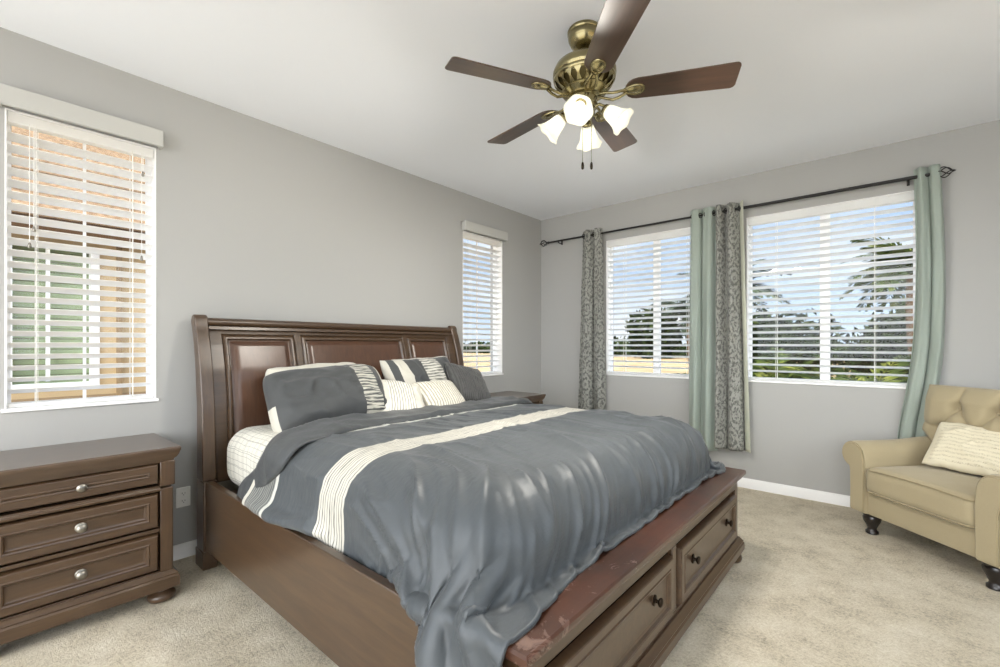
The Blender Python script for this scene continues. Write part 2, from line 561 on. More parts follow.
# ------------------------------------------------------------------ geometry helpers
class MB:
    """mesh builder: collects vertices, faces and optional uvs"""

    def __init__(self):
        self.v, self.f, self.uv, self.mi = [], [], [], []

    def quad_grid(self, P, UV=None, closed_u=False, closed_v=False, mat=0, flip=False):
        nu, nv = len(P), len(P[0])
        o = len(self.v)
        for i in range(nu):
            for j in range(nv):
                self.v.append(tuple(P[i][j]))
        for i in range(nu if closed_u else nu - 1):
            for j in range(nv if closed_v else nv - 1):
                i2, j2 = (i + 1) % nu, (j + 1) % nv
                q = [o + i * nv + j, o + i2 * nv + j, o + i2 * nv + j2, o + i * nv + j2]
                if flip:
                    q.reverse()
                self.f.append(q)
                self.mi.append(mat)
                if UV is not None:
                    uq = [UV[i][j], UV[i2][j], UV[i2][j2], UV[i][j2]]
                    if flip:
                        uq.reverse()
                    self.uv.append(uq)
                else:
                    self.uv.append([(0, 0)] * 4)
        return self

    def face(self, pts, mat=0):
        o = len(self.v)
        self.v += [tuple(p) for p in pts]
        self.f.append(list(range(o, o + len(pts))))
        self.mi.append(mat)
        self.uv.append([(0, 0)] * len(pts))
        return self

    def box(self, x0, x1, y0, y1, z0, z1, mat=0):
        o = len(self.v)
        self.v += [(x, y, z) for z in (z0, z1) for (x, y) in ((x0, y0), (x1, y0), (x1, y1), (x0, y1))]
        for q in ((0, 3, 2, 1), (4, 5, 6, 7), (0, 1, 5, 4), (1, 2, 6, 5), (2, 3, 7, 6), (3, 0, 4, 7)):
            self.f.append([o + i for i in q])
            self.mi.append(mat)
            self.uv.append([(0, 0)] * 4)
        return self

    def rings(self, R, cap0=True, cap1=True, mat=0):
        """loft of closed rings"""
        self.quad_grid(R, closed_v=True, mat=mat, flip=True)
        n = len(R[0])
        o = len(self.v) - len(R) * n
        if cap0:
            self.f.append([o + i for i in range(n)])
            self.mi.append(mat)
            self.uv.append([(0, 0)] * n)
        if cap1:
            self.f.append([o + (len(R) - 1) * n + i for i in reversed(range(n))])
            self.mi.append(mat)
            self.uv.append([(0, 0)] * n)
        return self

    def lathe(self, prof, c=(0, 0, 0), seg=24, mat=None, caps=True, mi=0):
        R = []
        for r, z in prof:
            ring = []
            for k in range(seg):
                a = 2 * PI * k / seg
                p = Vector((r * math.cos(a), r * math.sin(a), z))
                if mat is not None:
                    p = mat @ p
                ring.append(tuple(p + Vector(c)))
            R.append(ring)
        up = prof[-1][1] >= prof[0][1]
        if not up:
            R.reverse()
        return self.rings(R, caps, caps, mi)

    def tube(self, pts, r, seg=8, mi=0):
        pts = [Vector(p) for p in pts]
        R = []
        prev = None
        for i, p in enumerate(pts):
            t = (pts[min(i + 1, len(pts) - 1)] - pts[max(i - 1, 0)]).normalized()
            if prev is None:
                a = Vector((0, 0, 1)) if abs(t.z) < 0.9 else Vector((1, 0, 0))
                n = t.cross(a).normalized()
            else:
                n = (prev - t * prev.dot(t)).normalized()
            prev = n
            b = t.cross(n)
            rr = r(i / (len(pts) - 1)) if callable(r) else r
            R.append([tuple(p + n * rr * math.cos(2 * PI * k / seg) + b * rr * math.sin(2 * PI * k / seg)) for k in range(seg)])
        return self.rings(R, True, True, mi)

    def rect_rings(self, levels, mi=0):
        """levels: (x0,x1,y0,y1,z) lofted"""
        R = [[(x0, y0, z), (x1, y0, z), (x1, y1, z), (x0, y1, z)] for x0, x1, y0, y1, z in levels]
        return self.rings(R, True, True, mi)

    def extrude_poly(self, poly, axis, a, b, mi=0):
        """poly of 2d points extruded along axis 'x','y','z' from a to b"""
        def mk(p, t):
            return {'x': (t, p[0], p[1]), 'y': (p[0], t, p[1]), 'z': (p[0], p[1], t)}[axis]
        R = [[mk(p, a) for p in poly], [mk(p, b) for p in poly]]
        return self.rings(R, True, True, mi)

    def build(self, name, mats, parent=None, smooth=35, loc=None, rot=None, bevel=0, bev_seg=2, fix=True, sub=0, solid=0):
        me = bpy.data.meshes.new(name)
        me.from_pydata(self.v, [], self.f)
        if not isinstance(mats, (list, tuple)):
            mats = [mats]
        for mm in mats:
            me.materials.append(mm)
        me.polygons.foreach_set('material_index', self.mi)
        if any(any(c != (0, 0) for c in q) for q in self.uv):
            lay = me.uv_layers.new(name='UVMap')
            flat = [c for q in self.uv for p in q for c in p]
            lay.data.foreach_set('uv', flat)
        if fix:
            bm = bmesh.new()
            bm.from_mesh(me)
            bmesh.ops.remove_doubles(bm, verts=bm.verts, dist=1e-5)
            bmesh.ops.recalc_face_normals(bm, faces=bm.faces)
            bm.to_mesh(me)
            bm.free()
        me.validate()
        if smooth:
            me.shade_smooth()
            if smooth < 180:
                me.set_sharp_from_angle(angle=math.radians(smooth))
        o = bpy.data.objects.new(name, me)
        COL.objects.link(o)
        if parent is not None:
            o.parent = parent
        if loc is not None:
            o.location = loc
        if rot is not None:
            o.rotation_euler = rot
        if bevel:
            bv = o.modifiers.new('bevel', 'BEVEL')
            bv.width = bevel
            bv.segments = bev_seg
            bv.limit_method = 'ANGLE'
            bv.angle_limit = math.radians(40)
            bv.harden_normals = False
        if sub:
            s = o.modifiers.new('subsurf', 'SUBSURF')
            s.levels = s.render_levels = sub
        if solid:
            s = o.modifiers.new('solidify', 'SOLIDIFY')
            s.thickness = solid
            s.offset = -1
        return o


def tag(o, label=None, cat=None, group=None, kind=None):
    if label:
        o['label'] = label
    if cat:
        o['category'] = cat
    if group:
        o['group'] = group
    if kind:
        o['kind'] = kind
    return o


def thing(name, label, cat, loc=(0, 0, 0), rotz=0.0, group=None, kind=None, rot=None):
    o = bpy.data.objects.new(name, None)
    o.empty_display_size = 0.1
    COL.objects.link(o)
    o.location = loc
    o.rotation_euler = rot if rot else (0, 0, rotz)
    return tag(o, label, cat, group, kind)


def dup(o, parent=None):
    c = o.copy()
    COL.objects.link(c)
    if parent is not None:
        c.parent = parent
    for ch in list(o.children):
        dup(ch, c)
    return c


def fbm(x, y, z=0.0, o=4):
    a, s, f = 1.0, 0.0, 1.0
    for _ in range(o):
        s += a * noise.noise((x * f, y * f, z + 7.3 * f))
        a *= 0.5
        f *= 2.0
    return s


def ridge(x, y, z=0.0):
    return 1.0 - 2.0 * abs(noise.noise((x, y, z)))


def sstep(a, b, x):
    t = max(0.0, min(1.0, (x - a) / (b - a)))
    return t * t * (3 - 2 * t)


def lerp(a, b, t):
    return a + (b - a) * t


def interp(x, pts):
    if x <= pts[0][0]:
        return pts[0][1]
    for (a, fa), (b, fb) in zip(pts, pts[1:]):
        if x <= b:
            return fa + (fb - fa) * (x - a) / (b - a)
    return pts[-1][1]


# ------------------------------------------------------------------ room shell
H = 2.74
XR = 4.85      # right wall
YN = -6.6      # near end of the room
WZ0, WZ1 = 0.945, 2.368
WL = [(-4.328, -3.747), (-1.310, -0.715)]      # windows in the headboard wall (y ranges)
WB = [(0.855, 1.890), (2.205, 3.315)]          # windows in the window wall (x ranges)
WR = [(-4.4, -1.5)]                             # unseen window added in the right wall for extra daylight
T = 0.17


def wall_with_holes(name, axis, a0, a1, holes, plane, outward):
    """axis 'y': wall in plane x=plane running along y; axis 'x': plane y=plane along x"""
    mb = MB()
    cs = sorted({a0, a1, *[h for q in holes for h in q]})
    zs = [0.0, WZ0, WZ1, H]
    pi, po = plane, plane + outward * T

    def P(c, z, d):
        return (d, c, z) if axis == 'y' else (c, d, z)
    for i in range(len(cs) - 1):
        for j in range(3):
            hole = j == 1 and any(abs(cs[i] - h[0]) < 1e-6 for h in holes)
            c0, c1, z0, z1 = cs[i], cs[i + 1], zs[j], zs[j + 1]
            if hole:
                for (ca, za, cb, zb) in ((c0, z0, c1, z0), (c1, z0, c1, z1), (c1, z1, c0, z1), (c0, z1, c0, z0)):
                    mb.face([P(ca, za, pi), P(cb, zb, pi), P(cb, zb, po), P(ca, za, po)])
            else:
                for d in (pi, po):
                    mb.face([P(c0, z0, d), P(c1, z0, d), P(c1, z1, d), P(c0, z1, d)])
    for (ca, za, cb, zb) in ((a0, 0, a1, 0), (a1, 0, a1, H), (a1, H, a0, H), (a0, H, a0, 0)):
        mb.face([P(ca, za, pi), P(cb, zb, pi), P(cb, zb, po), P(ca, za, po)])
    o = mb.build(name, M['wall'], smooth=0)
    return tag(o, kind='structure')


wall_with_holes('wall_left', 'y', YN, 0.0, WL, 0.0, -1)
wall_with_holes('wall_back', 'x', -T, XR + T, WB, 0.0, 1)
wall_with_holes('wall_right', 'y', YN, 0.0, WR, XR, 1)
tag(MB().box(-T, XR + T, YN, T, -0.15, 0).build('floor', M['carpet'], smooth=0), kind='structure')
tag(MB().box(-T, XR + T, YN, T, H, H + 0.15).build('ceiling', M['ceil'], smooth=0), kind='structure')

tag(MB().box(-1.4, 9, T, 3.4, -0.25, -0.12).build('path', M['bounce_slab'], smooth=0), kind='structure')  # unseen pale strip, added to bounce daylight up at the slats
tag(MB().box(-6, 12, -18, YN, -0.2, -0.02).build('terrace_bounce_slab', M['bounce_slab'], smooth=0), kind='structure')  # unseen pale slab, added to bounce sunlight onto the ceiling
# baseboards with a stepped top
prof = [(0, 0), (0.014, 0), (0.014, 0.062), (0.010, 0.072), (0.006, 0.082), (0, 0.084)]
tag(MB().extrude_poly(prof, 'y', YN, 0.0).build('baseboard_left', M['trim']), kind='structure')
tag(MB().extrude_poly([(-a, b) for a, b in prof], 'x', 0.0, XR).build('baseboard_back', M['trim']), kind='structure')
tag(MB().extrude_poly([(XR - a, b) for a, b in prof], 'y', YN, 0.0).build('baseboard_right', M['trim']), kind='structure')


def make_window(idx, axis, c0, c1, double):
    """local coords: X along the wall, Y outward (+ is outdoors), Z up"""
    w = c1 - c0
    if axis == 'y':
        root = thing('window_%d' % idx, None, None, (0, c0, 0), rot=(0, 0, PI / 2), kind='structure')
    else:
        root = thing('window_%d' % idx, None, None, (c0, 0, 0), kind='structure')
    f = MB()
    d0, d1 = 0.075, 0.115
    t = 0.024
    z0, z1 = WZ0, WZ1
    f.box(0, t, d0, d1, z0, z1)
    f.box(w - t, w, d0, d1, z0, z1)
    f.box(t, w - t, d0, d1, z0, z0 + t)
    f.box(t, w - t, d0, d1, z1 - t, z1)
    f.build('frame', M['vinyl'], root, bevel=0.003)
    if double:
        mb = MB()
        mb.box(w / 2 - 0.033, w / 2 + 0.033, d0 - 0.004, d1, z0 + t, z1 - t)
        mb.build('mullion', M['vinyl'], root, bevel=0.004)
        MB().box(t, w - t, 0.088, 0.096, z0 + 0.935, z0 + 0.945).build('muntin', M['vinyl'], root)
    else:
        MB().box(w / 2 - 0.0065, w / 2 + 0.0065, 0.088, 0.098, z0 + t, z1 - t).build('muntin', M['vinyl'], root)
    MB().box(t * 0.6, w - t * 0.6, 0.092, 0.095, z0 + t * 0.6, z1 - t * 0.6).build('pane', M['glass'], root, smooth=0)
    # white sill lining the bottom of the recess
    MB().box(-0.012, w + 0.012, -0.012, d0, z0 - 0.014, z0 + 0.004).build('sill', M['vinyl'], root, bevel=0.004)
    r = MB()
    r.box(0.0, 0.006, -0.002, d0, z0 + 0.004, z1)
    r.box(w - 0.006, w, -0.002, d0, z0 + 0.004, z1)
    r.box(0.006, w - 0.006, -0.002, d0, z1 - 0.006, z1)
    r.build('jamb', M['vinyl'], root, smooth=0)
    return root


make_window(1, 'y', WL[0][0], WL[0][1], False)
make_window(2, 'y', WL[1][0], WL[1][1], False)
make_window(3, 'x', WB[0][0], WB[0][1], True)
make_window(4, 'x', WB[1][0], WB[1][1], True)
added_window = make_window(5, 'y', -WR[0][1], -WR[0][0], True)  # out of view, added to brighten the right side of the room
added_window.location = (XR, WR[0][1], 0)
added_window.rotation_euler = (0, 0, -PI / 2)


# ------------------------------------------------------------------ blinds
def make_blind(axis, c0, c1, label, outside, cords, tilt=15, pitch=0.0555, tassels=()):
    """slats in the recess; local Y points outdoors"""
    w = c1 - c0
    if axis == 'y':
        root = thing('window_blind', label, 'blind', (0, c0, 0), rot=(0, 0, PI / 2), group='slatted blinds')
    else:
        root = thing('window_blind', label, 'blind', (c0, 0, 0), group='slatted blinds')
    z0, z1 = WZ0, WZ1
    if outside:
        # deep valance proud of the wall, returned at both ends
        v = MB()
        e = 0.022
        v.box(-e, w + e, -0.062, -0.046, z1 - 0.004, z1 + 0.088)
        v.box(-e, -e + 0.014, -0.046, -0.004, z1 - 0.004, z1 + 0.088)
        v.box(w + e - 0.014, w + e, -0.046, -0.004, z1 - 0.004, z1 + 0.088)
        v.box(-e, w + e, -0.046, -0.004, z1 + 0.074, z1 + 0.088)
        v.build('valance', M['valance'], root, bevel=0.004)
        MB().box(0.010, w - 0.010, 0.008, 0.058, z1 - 0.058, z1 - 0.008).build('headrail', M['slat'], root, bevel=0.003)
    else:
        MB().box(0.009, w - 0.009, 0.000, 0.060, z1 - 0.068, z1 - 0.008).build('headrail', M['slat'], root, bevel=0.003)
    s = MB()
    a = math.radians(tilt)
    hw = 0.031
    zb = z0 + 0.048
    n = int((z1 - 0.075 - zb) / pitch)
    for k in range(1, n + 1):
        zc = zb + k * pitch - 0.02
        pr = []
        for q in range(5):
            t = -1 + q * 0.5
            crown = 0.0022 * (1 - t * t)
            y = 0.036 + t * hw * math.cos(a)
            z = zc - t * hw * math.sin(a) + crown
            pr.append((y, z))
        poly = [(y, z + 0.0014) for y, z in pr] + [(y, z - 0.0014) for y, z in reversed(pr)]
        s.rings([[(0.011, y, z) for y, z in poly], [(w - 0.011, y, z) for y, z in poly]])
    s.build('slats', M['slat'], root, smooth=50)
    MB().box(0.011, w - 0.011, 0.010, 0.060, z0 + 0.006, z0 + 0.026).build('bottom_rail', M['slat'], root, bevel=0.004)
    for fx in cords:
        c = MB()
        for yy in (0.004, 0.068):
            c.tube([(w * fx, yy, z0 + 0.02), (w * fx, yy, z1 - 0.05)], 0.0016, 5)
        c.tube([(w * fx + 0.008, 0.036, z0 + 0.02), (w * fx + 0.008, 0.036, z1 - 0.05)], 0.0012, 5)
        c.build('ladder_cord', M['plastic'], root)
    for fx, zt in tassels:
        c = MB().tube([(w * fx, -0.008, z1 - 0.05), (w * fx, -0.008, zt + 0.02)], 0.0013, 5).build('pull_cord', M['plastic'], root)
        MB().lathe([(0.003, 0.026), (0.005, 0.022), (0.0075, 0.004), (0.006, 0.0)], (w * fx, -0.008, zt), 10).build('tassel', M['pewter'], c)
    return root


make_blind('y', *WL[0], 'white slatted blind in the window above the nightstand left of the bed', True,
           (0.18, 0.82), tilt=22, tassels=((0.14, 1.72), (0.165, 1.80), (0.885, 1.72), (0.895, 2.19)))
make_blind('y', *WL[1], 'white slatted blind in the narrow window just beyond the headboard', True, (0.2, 0.8))
make_blind('x', *WB[0], 'white slatted blind between the lone damask curtain and the mixed pair of curtains', False, (0.19, 0.81))
make_blind('x', *WB[1], 'wide white slatted blind beside the sage curtain over the armchair, palms outside', False, (0.2, 0.78))


# ------------------------------------------------------------------ curtain rod and curtains
ROD_Y, ROD_Z = -0.085, 2.437


def curtain_rod():
    root = thing('curtain_rod', 'long black curtain rod with cage finials across both wide windows', 'curtain rod', (1.8, ROD_Y, ROD_Z))
    x0, x1 = 0.17 - 1.8, 3.37 - 1.8
    b = MB()
    b.tube([(x0, 0, 0), (0.25, 0, 0)], 0.010, 12)
    b.tube([(0.2, 0, 0), (x1, 0, 0)], 0.013, 12)
    b.build('rod', M['iron'], root)
    for sx, xe in ((-1, x0), (1, x1)):
        f = MB()
        m = Matrix.Rotation(sx * PI / 2, 4, 'Y')
        f.lathe([(0.013, 0), (0.015, 0.006), (0.010, 0.016), (0.013, 0.022), (0.006, 0.03)], (xe, 0, 0), 12, m)
        L = 0.085
        for k in range(5):
            pts = []
            for q in range(13):
                t = q / 12
                r = 0.034 * math.sin(PI * t) ** 0.9 + 0.003
                an = 2 * PI * k / 5 + 1.9 * t
                pts.append((xe + sx * (0.028 + L * t), r * math.cos(an), r * math.sin(an)))
            f.tube(pts, 0.0034, 6)
        f.lathe([(0.004, 0), (0.008, 0.005), (0.007, 0.012), (0.001, 0.022)], (xe + sx * (0.024 + L), 0, 0), 10, m)
        f.build('finial', M['iron'], root)
    for xb in (0.30, 2.02, 3.26):
        f = MB()
        f.box(xb - 1.8 - 0.008, xb - 1.8 + 0.008, 0.076, 0.0845, -0.030, 0.022)
        f.tube([(xb - 1.8, 0.08, -0.02), (xb - 1.8, 0.03, -0.022), (xb - 1.8, 0.0, -0.014)], 0.006, 8)
        f.build('bracket', M['iron'], root)
    return root


curtain_rod()


def curtain(label, xt, xb, ztop, zbot, folds, amp, mat, cloth_w, group=None, bend=None, phase=0.0, flip=False,
            splits=None, yoff=0.0, grommets=True):
    """a gathered panel: xt/xb = (left,right) at rod and at hem"""
    root = thing('curtain', label, 'curtain', ((xt[0] + xt[1]) / 2, ROD_Y, 0), group=group)
    ox = root.location.x
    nu, nv = 130, 70

    def pos(u, t):
        z = lerp(ztop, zbot, t)
        l, r = lerp(xt[0], xb[0], t ** 1.15), lerp(xt[1], xb[1], t ** 1.15)
        uu = u + 0.02 * fbm(u * 3, t * 2, phase)
        x = lerp(l, r, u)
        ph = 2 * PI * folds * uu + phase
        a = amp * (0.85 + 0.45 * t)
        y = a * (math.sin(ph) + 0.22 * math.sin(2.3 * ph + 3 * t + phase))
        x += a * 0.35 * math.cos(ph) * (1 - abs(2 * u - 1) ** 4)
        y += 0.010 * fbm(u * 5, t * 5, phase + 3)
        if bend:
            x += bend(t)
        return x - ox, y + yoff * sstep(0.05, 0.5, t), z

    spans = splits or [(0.0, 1.0, mat, 'panel')]
    for (ua, ub, mm, nm) in spans:
        n = max(12, int(nu * (ub - ua)))
        P, UV = [], []
        for i in range(n + 1):
            u = lerp(ua, ub, i / n)
            col, cu = [], []
            for j in range(nv + 1):
                t = j / nv
                col.append(pos(u, t))
                cu.append((u * cloth_w, (1 - t) * (ztop - zbot)))
            P.append(col)
            UV.append(cu)
        MB().quad_grid(P, UV).build(nm, mm, root, smooth=180, solid=0.003, fix=False)
    if grommets:
        nG = int(round(folds * 2))
        for k in range(nG):
            u = (k + 0.5) / nG
            x, y, z = pos(u, (ztop - ROD_Z) / (ztop - zbot))
            g = MB()
            ring = []
            for a in range(20):
                aa = 2 * PI * a / 20
                ring.append((x + (0.021) * math.cos(aa) * 0.35, 0 + 0.021 * math.cos(aa), ROD_Z + 0.021 * math.sin(aa)))
            ring.append(ring[0])
            g.tube(ring, 0.0045, 6)
            g.build('grommet', M['iron'], root)
    return root


curtain('grey and cream damask curtain hanging alone near the room corner', (0.605, 0.845), (0.545, 0.885), 2.495, 0.33, 2, 0.036,
        M['damask'], 0.75, group='curtains', phase=0.6)
curtain('plain sage curtain between the two wide windows, left of the damask one', (1.750, 1.985), (1.735, 1.985), 2.495, 0.30, 2, 0.030,
        M['sage'], 0.7, group='curtains', phase=2.2)
curtain('damask curtain with pale lining edge between the two wide windows', (1.985, 2.205), (1.985, 2.262), 2.495, 0.335, 2.0, 0.036,
        M['damask'], 0.85, group='curtains', phase=4.2, splits=[(0, 0.86, M['damask'], 'panel'), (0.86, 1.0, M['lining'], 'lining_edge')])
curtain('plain sage curtain at the rod end, swept aside behind the armchair', (3.285, 3.425), (3.225, 3.41), 2.495, 0.12, 2, 0.028,
        M['sage'], 0.7, group='curtains', phase=1.0,
        bend=lambda t: 0.03 * math.sin(PI * min(1, t * 1.3)) - 0.05 * sstep(0.5, 0.95, t), grommets=False, yoff=0.03)

# ------------------------------------------------------------------ bed
BY = -2.545          # centre line of the bed
BED_HW = 1.045       # half width of the headboard


def bed():
    root = thing('bed', 'dark cherry sleigh bed with panelled headboard and drawers in the low footboard', 'bed', (0, BY, 0))
    back = [(0.0, 0.150), (0.55, 0.152), (0.90, 0.150), (1.15, 0.118), (1.30, 0.080), (1.38, 0.048), (1.42, 0.026)]
    front = [(0.0, 0.270), (0.478, 0.270), (0.48, 0.258), (0.60, 0.252), (0.90, 0.238), (1.10, 0.208), (1.25, 0.168), (1.34, 0.138), (1.40, 0.112)]

    def post(s):
        poly = []
        zs = np.linspace(0.485, 1.38, 20)
        for z in zs:
            poly.append((interp(z, front), z))
        for k in range(1, 8):        # rounded scroll at the top
            a = PI * k / 8
            cx, cz, rx, rz = 0.083, 1.385, 0.040, 0.046
            poly.append((cx + rx * math.cos(a), cz + rz * math.sin(a)))
        for z in zs[::-1]:
            poly.append((interp(z, back), z))
        y0, y1 = sorted((s * BED_HW, s * (BED_HW - 0.068)))
        mb = MB().extrude_poly(poly, 'y', y0, y1)
        p = mb.build('headboard_post', M['wood_z'], root, bevel=0.006)
        lg = MB()
        lg.box(0.150, 0.270, y0, y1, 0.09, 0.485)
        yo = s * 0.006
        lg.box(0.146, 0.282, min(y0, y0 + yo), max(y1, y1 + yo), 0.0, 0.10)
        lg.build('leg', M['wood_z'], root, bevel=0.005)

    post(-1)
    post(1)

    # curved panelled board between the posts
    yi = BED_HW - 0.068
    panels = [(-0.875, -0.500), (-0.395, 0.395), (0.500, 0.875)]
    zp0, zp1 = 0.62, 1.285
    ys = {-yi, yi, *np.linspace(-yi, yi, 60)}
    for a, b in panels:
        for d in (-0.034, -0.028, -0.020, -0.012, -0.004, 0.0, 0.006, 0.014, 0.022, 0.030, 0.036):
            ys.add(a + d)
            ys.add(b - d)
    zs = {*np.linspace(0.46, 1.385, 40)}
    for d in (-0.034, -0.028, -0.020, -0.012, -0.004, 0.0, 0.006, 0.014, 0.022, 0.030, 0.036):
        zs.add(zp0 + d)
        zs.add(zp1 - d)
    ys, zs = sorted(ys), sorted(zs)

    def rel(d):
        return interp(d, [(-0.034, 0.0), (-0.028, -0.007), (-0.020, 0.004), (-0.012, 0.006), (-0.004, 0.004), (0.006, -0.014),
                          (0.014, -0.014), (0.022, -0.010), (0.036, -0.004), (0.2, -0.002)])

    def surf(y, z):
        x = interp(z, front[3:]) - 0.030
        d = max(min(y - a, b - y, z - zp0, zp1 - z) for a, b in panels)
        return x + (rel(d) if d > -0.034 else 0.0)
    fb = MB().quad_grid([[(surf(y, z), y, z) for z in zs] for y in ys], mat=0)
    # mark the raised fields with the redder panel wood
    for i, q in enumerate(fb.f):
        cy = sum(fb.v[k][1] for k in q) / 4
        cz = sum(fb.v[k][2] for k in q) / 4
        d = max(min(cy - a, b - cy, cz - zp0, zp1 - cz) for a, b in panels)
        if d > 0.006:
            fb.mi[i] = 1
    bk = [[(interp(z, back) + 0.012, y, z) for z in zs] for y in (-yi, yi)]
    fb.quad_grid(bk)
    fb.build('headboard_panel', [M['wood_y'], M['wood_panel']], root, smooth=30)
    # cap: rounded rail along the top of the headboard
    cap = []
    for k in range(17):
        a = -0.35 * PI + 1.55 * PI * k / 16
        cap.append((0.082 + 0.031 * math.cos(a), 1.388 + 0.026 * math.sin(a)))
    MB().extrude_poly(cap, 'y', -yi - 0.002, yi + 0.002).build('headboard_cap', M['wood_y'], root, smooth=50)
    MB().extrude_poly([(0.105, 1.345), (0.128, 1.345), (0.124, 1.362), (0.105, 1.366)], 'y', -yi, yi).build('headboard_bead', M['wood_y'], root)

    # side rails
    for s in (-1, 1):
        r = MB()
        y0, y1 = sorted((s * (BED_HW - 0.012), s * (BED_HW - 0.048)))
        r.box(0.26, 2.26, y0, y1, 0.105, 0.487)
        r.build('side_rail', M['wood_x'], root, bevel=0.004)
    # slats under the mattress
    sl = MB()
    for k in range(9):
        sl.box(0.35 + 0.22 * k, 0.44 + 0.22 * k, -BED_HW + 0.048, BED_HW - 0.048, 0.40, 0.43)
    sl.build('slat_base', M['wood_y'], root)

    # footboard -----------------------------------------------------------
    X0, X1 = 2.235, 2.488
    hw = 1.018
    f = MB()
    f.box(X0, X0 + 0.02, -hw, hw, 0.06, 0.49)                # inner face
    for s in (-1, 1):
        f.box(X0, X1, *sorted((s * hw, s * (hw - 0.055))), 0.10, 0.49)     # end panels
    f.box(X1 - 0.024, X1, -hw + 0.055, hw - 0.055, 0.425, 0.49)            # frieze
    f.box(X1 - 0.024, X1, -hw + 0.055, hw - 0.055, 0.10, 0.155)
    f.box(X1 - 0.024, X1, -0.022, 0.022, 0.155, 0.425)                     # centre stile
    f.build('footboard', M['wood_y'], root, bevel=0.003)
    MB().box(X1 - 0.045, X1 - 0.040, -hw + 0.05, hw - 0.05, 0.11, 0.48).build('recess_shade_sheet', M['gap'], root, smooth=0)  # dark sheet standing in for the shade behind the drawers
    ex, ey = 2.526, 1.050
    top = MB().rect_rings([(X0 - 0.002, X1 + 0.006, -hw - 0.006, hw + 0.006, 0.476), (X0 - 0.004, X1 + 0.010, -hw - 0.010, hw + 0.010, 0.486),
                           (X0 - 0.006, ex - 0.012, -ey + 0.010, ey - 0.010, 0.492), (X0 - 0.006, ex - 0.002, -ey + 0.002, ey - 0.002, 0.500),
                           (X0 - 0.006, ex, -ey, ey, 0.508), (X0 - 0.006, ex - 0.001, -ey + 0.001, ey - 0.001, 0.520), (X0 - 0.006, ex - 0.007, -ey + 0.007, ey - 0.007, 0.526)])
    o = top.build('footboard_top', M['wood_worn'], root, smooth=30)
    base = MB().rect_rings([(X0 + 0.01, X1 + 0.030, -hw - 0.030, hw + 0.030, 0.064), (X0 + 0.01, X1 + 0.030, -hw - 0.030, hw + 0.030, 0.100),
                            (X0 + 0.01, X1 + 0.024, -hw - 0.024, hw + 0.024, 0.108), (X0 + 0.01, X1 + 0.026, -hw - 0.026, hw + 0.026, 0.114),
                            (X0 + 0.01, X1 + 0.014, -hw - 0.014, hw + 0.014, 0.128), (X0 + 0.01, X1 + 0.008, -hw - 0.008, hw + 0.008, 0.138)])
    base.build('footboard_plinth', M['wood_y'], root, smooth=30)
    for s in (-1, 1):
        MB().lathe([(0.040, 0.0), (0.054, 0.008), (0.060, 0.026), (0.054, 0.042), (0.038, 0.052), (0.046, 0.058), (0.046, 0.066)],
                   (X1 - 0.030, s * (hw - 0.026), 0), 20).build('bun_foot', M['wood_y'], root, smooth=60)
    for s in (-1, 1):
        d = drawer_front(0.905, 0.238, M['wood_y'])
        o = d.build('drawer', M['wood_y'], root, loc=(X1, s * 0.4935, 0.283), rot=(0, 0, PI / 2), smooth=25)
        for sx in (-1, 1):
            knob(M['bronze'], 0.016).build('knob', M['bronze'], o, loc=(sx * 0.275, -0.004, 0.012), smooth=50)
    return root


def drawer_front(w, h, m, raised=0.012):
    """raised frame round a sunk field; faces -Y, centred on the origin"""
    lv = [(0.0, 0.016), (0.002, -0.004), (0.006, -0.012), (0.010, -0.014), (0.036, -0.014), (0.041, -0.017), (0.047, -0.015), (0.052, -0.006),
          (0.060, -0.003), (0.064, -0.003)]
    R = []
    for ins, y in lv:
        a, b = w / 2 - ins, h / 2 - ins
        R.append([(-a, y, -b), (a, y, -b), (a, y, b), (-a, y, b)])
    return MB().rings(R)


def knob(m, r=0.015):
    rot = Matrix.Rotation(PI / 2, 4, 'X')
    k = r / 0.015
    prof = [(0.019, -0.001), (0.019, 0.002), (0.016, 0.004), (0.007, 0.005), (0.006, 0.012), (0.010, 0.015), (0.0155, 0.019), (0.0165, 0.023), (0.013, 0.027), (0.006, 0.029), (0.001, 0.0295)]
    return MB().lathe([(a * k, b * k) for a, b in prof], (0, 0, 0), 20, rot)


bed()


def soft_box(x0, x1, y0, y1, z0, z1, r, nx, ny, nz, bulge=0.0, wob=0.0, seed=0.0):
    """rounded cushion-like box"""
    cx, cy, cz = (x0 + x1) / 2, (y0 + y1) / 2, (z0 + z1) / 2
    hx, hy, hz = (x1 - x0) / 2, (y1 - y0) / 2, (z1 - z0) / 2
    bm = bmesh.new()
    faces = []

    def put(p):
        q = Vector((max(-hx + r, min(hx - r, p[0])), max(-hy + r, min(hy - r, p[1])), max(-hz + r, min(hz - r, p[2]))))
        d = Vector(p) - q
        if d.length > 1e-9:
            d = d.normalized() * r
        v = q + d
        u = 1 - (v.x / hx) ** 2
        w = 1 - (v.y / hy) ** 2
        v.z += math.copysign(bulge, v.z) * max(0, u) ** 0.6 * max(0, w) ** 0.6 * min(1.0, abs(v.z) / hz)
        if wob:
            v += Vector((1, 1, 1)) * wob * fbm(v.x * 4 + seed, v.y * 4, v.z * 4)
        return (v.x + cx, v.y + cy, v.z + cz)
    mb = MB()
    X = np.linspace(-hx, hx, nx)
    Y = np.linspace(-hy, hy, ny)
    Z = np.linspace(-hz, hz, nz)
    for z in (-hz, hz):
        mb.quad_grid([[put((x, y, z)) for y in Y] for x in X])
    for y in (-hy, hy):
        mb.quad_grid([[put((x, y, z)) for z in Z] for x in X])
    for x in (-hx, hx):
        mb.quad_grid([[put((x, y, z)) for z in Z] for y in Y])
    return mb


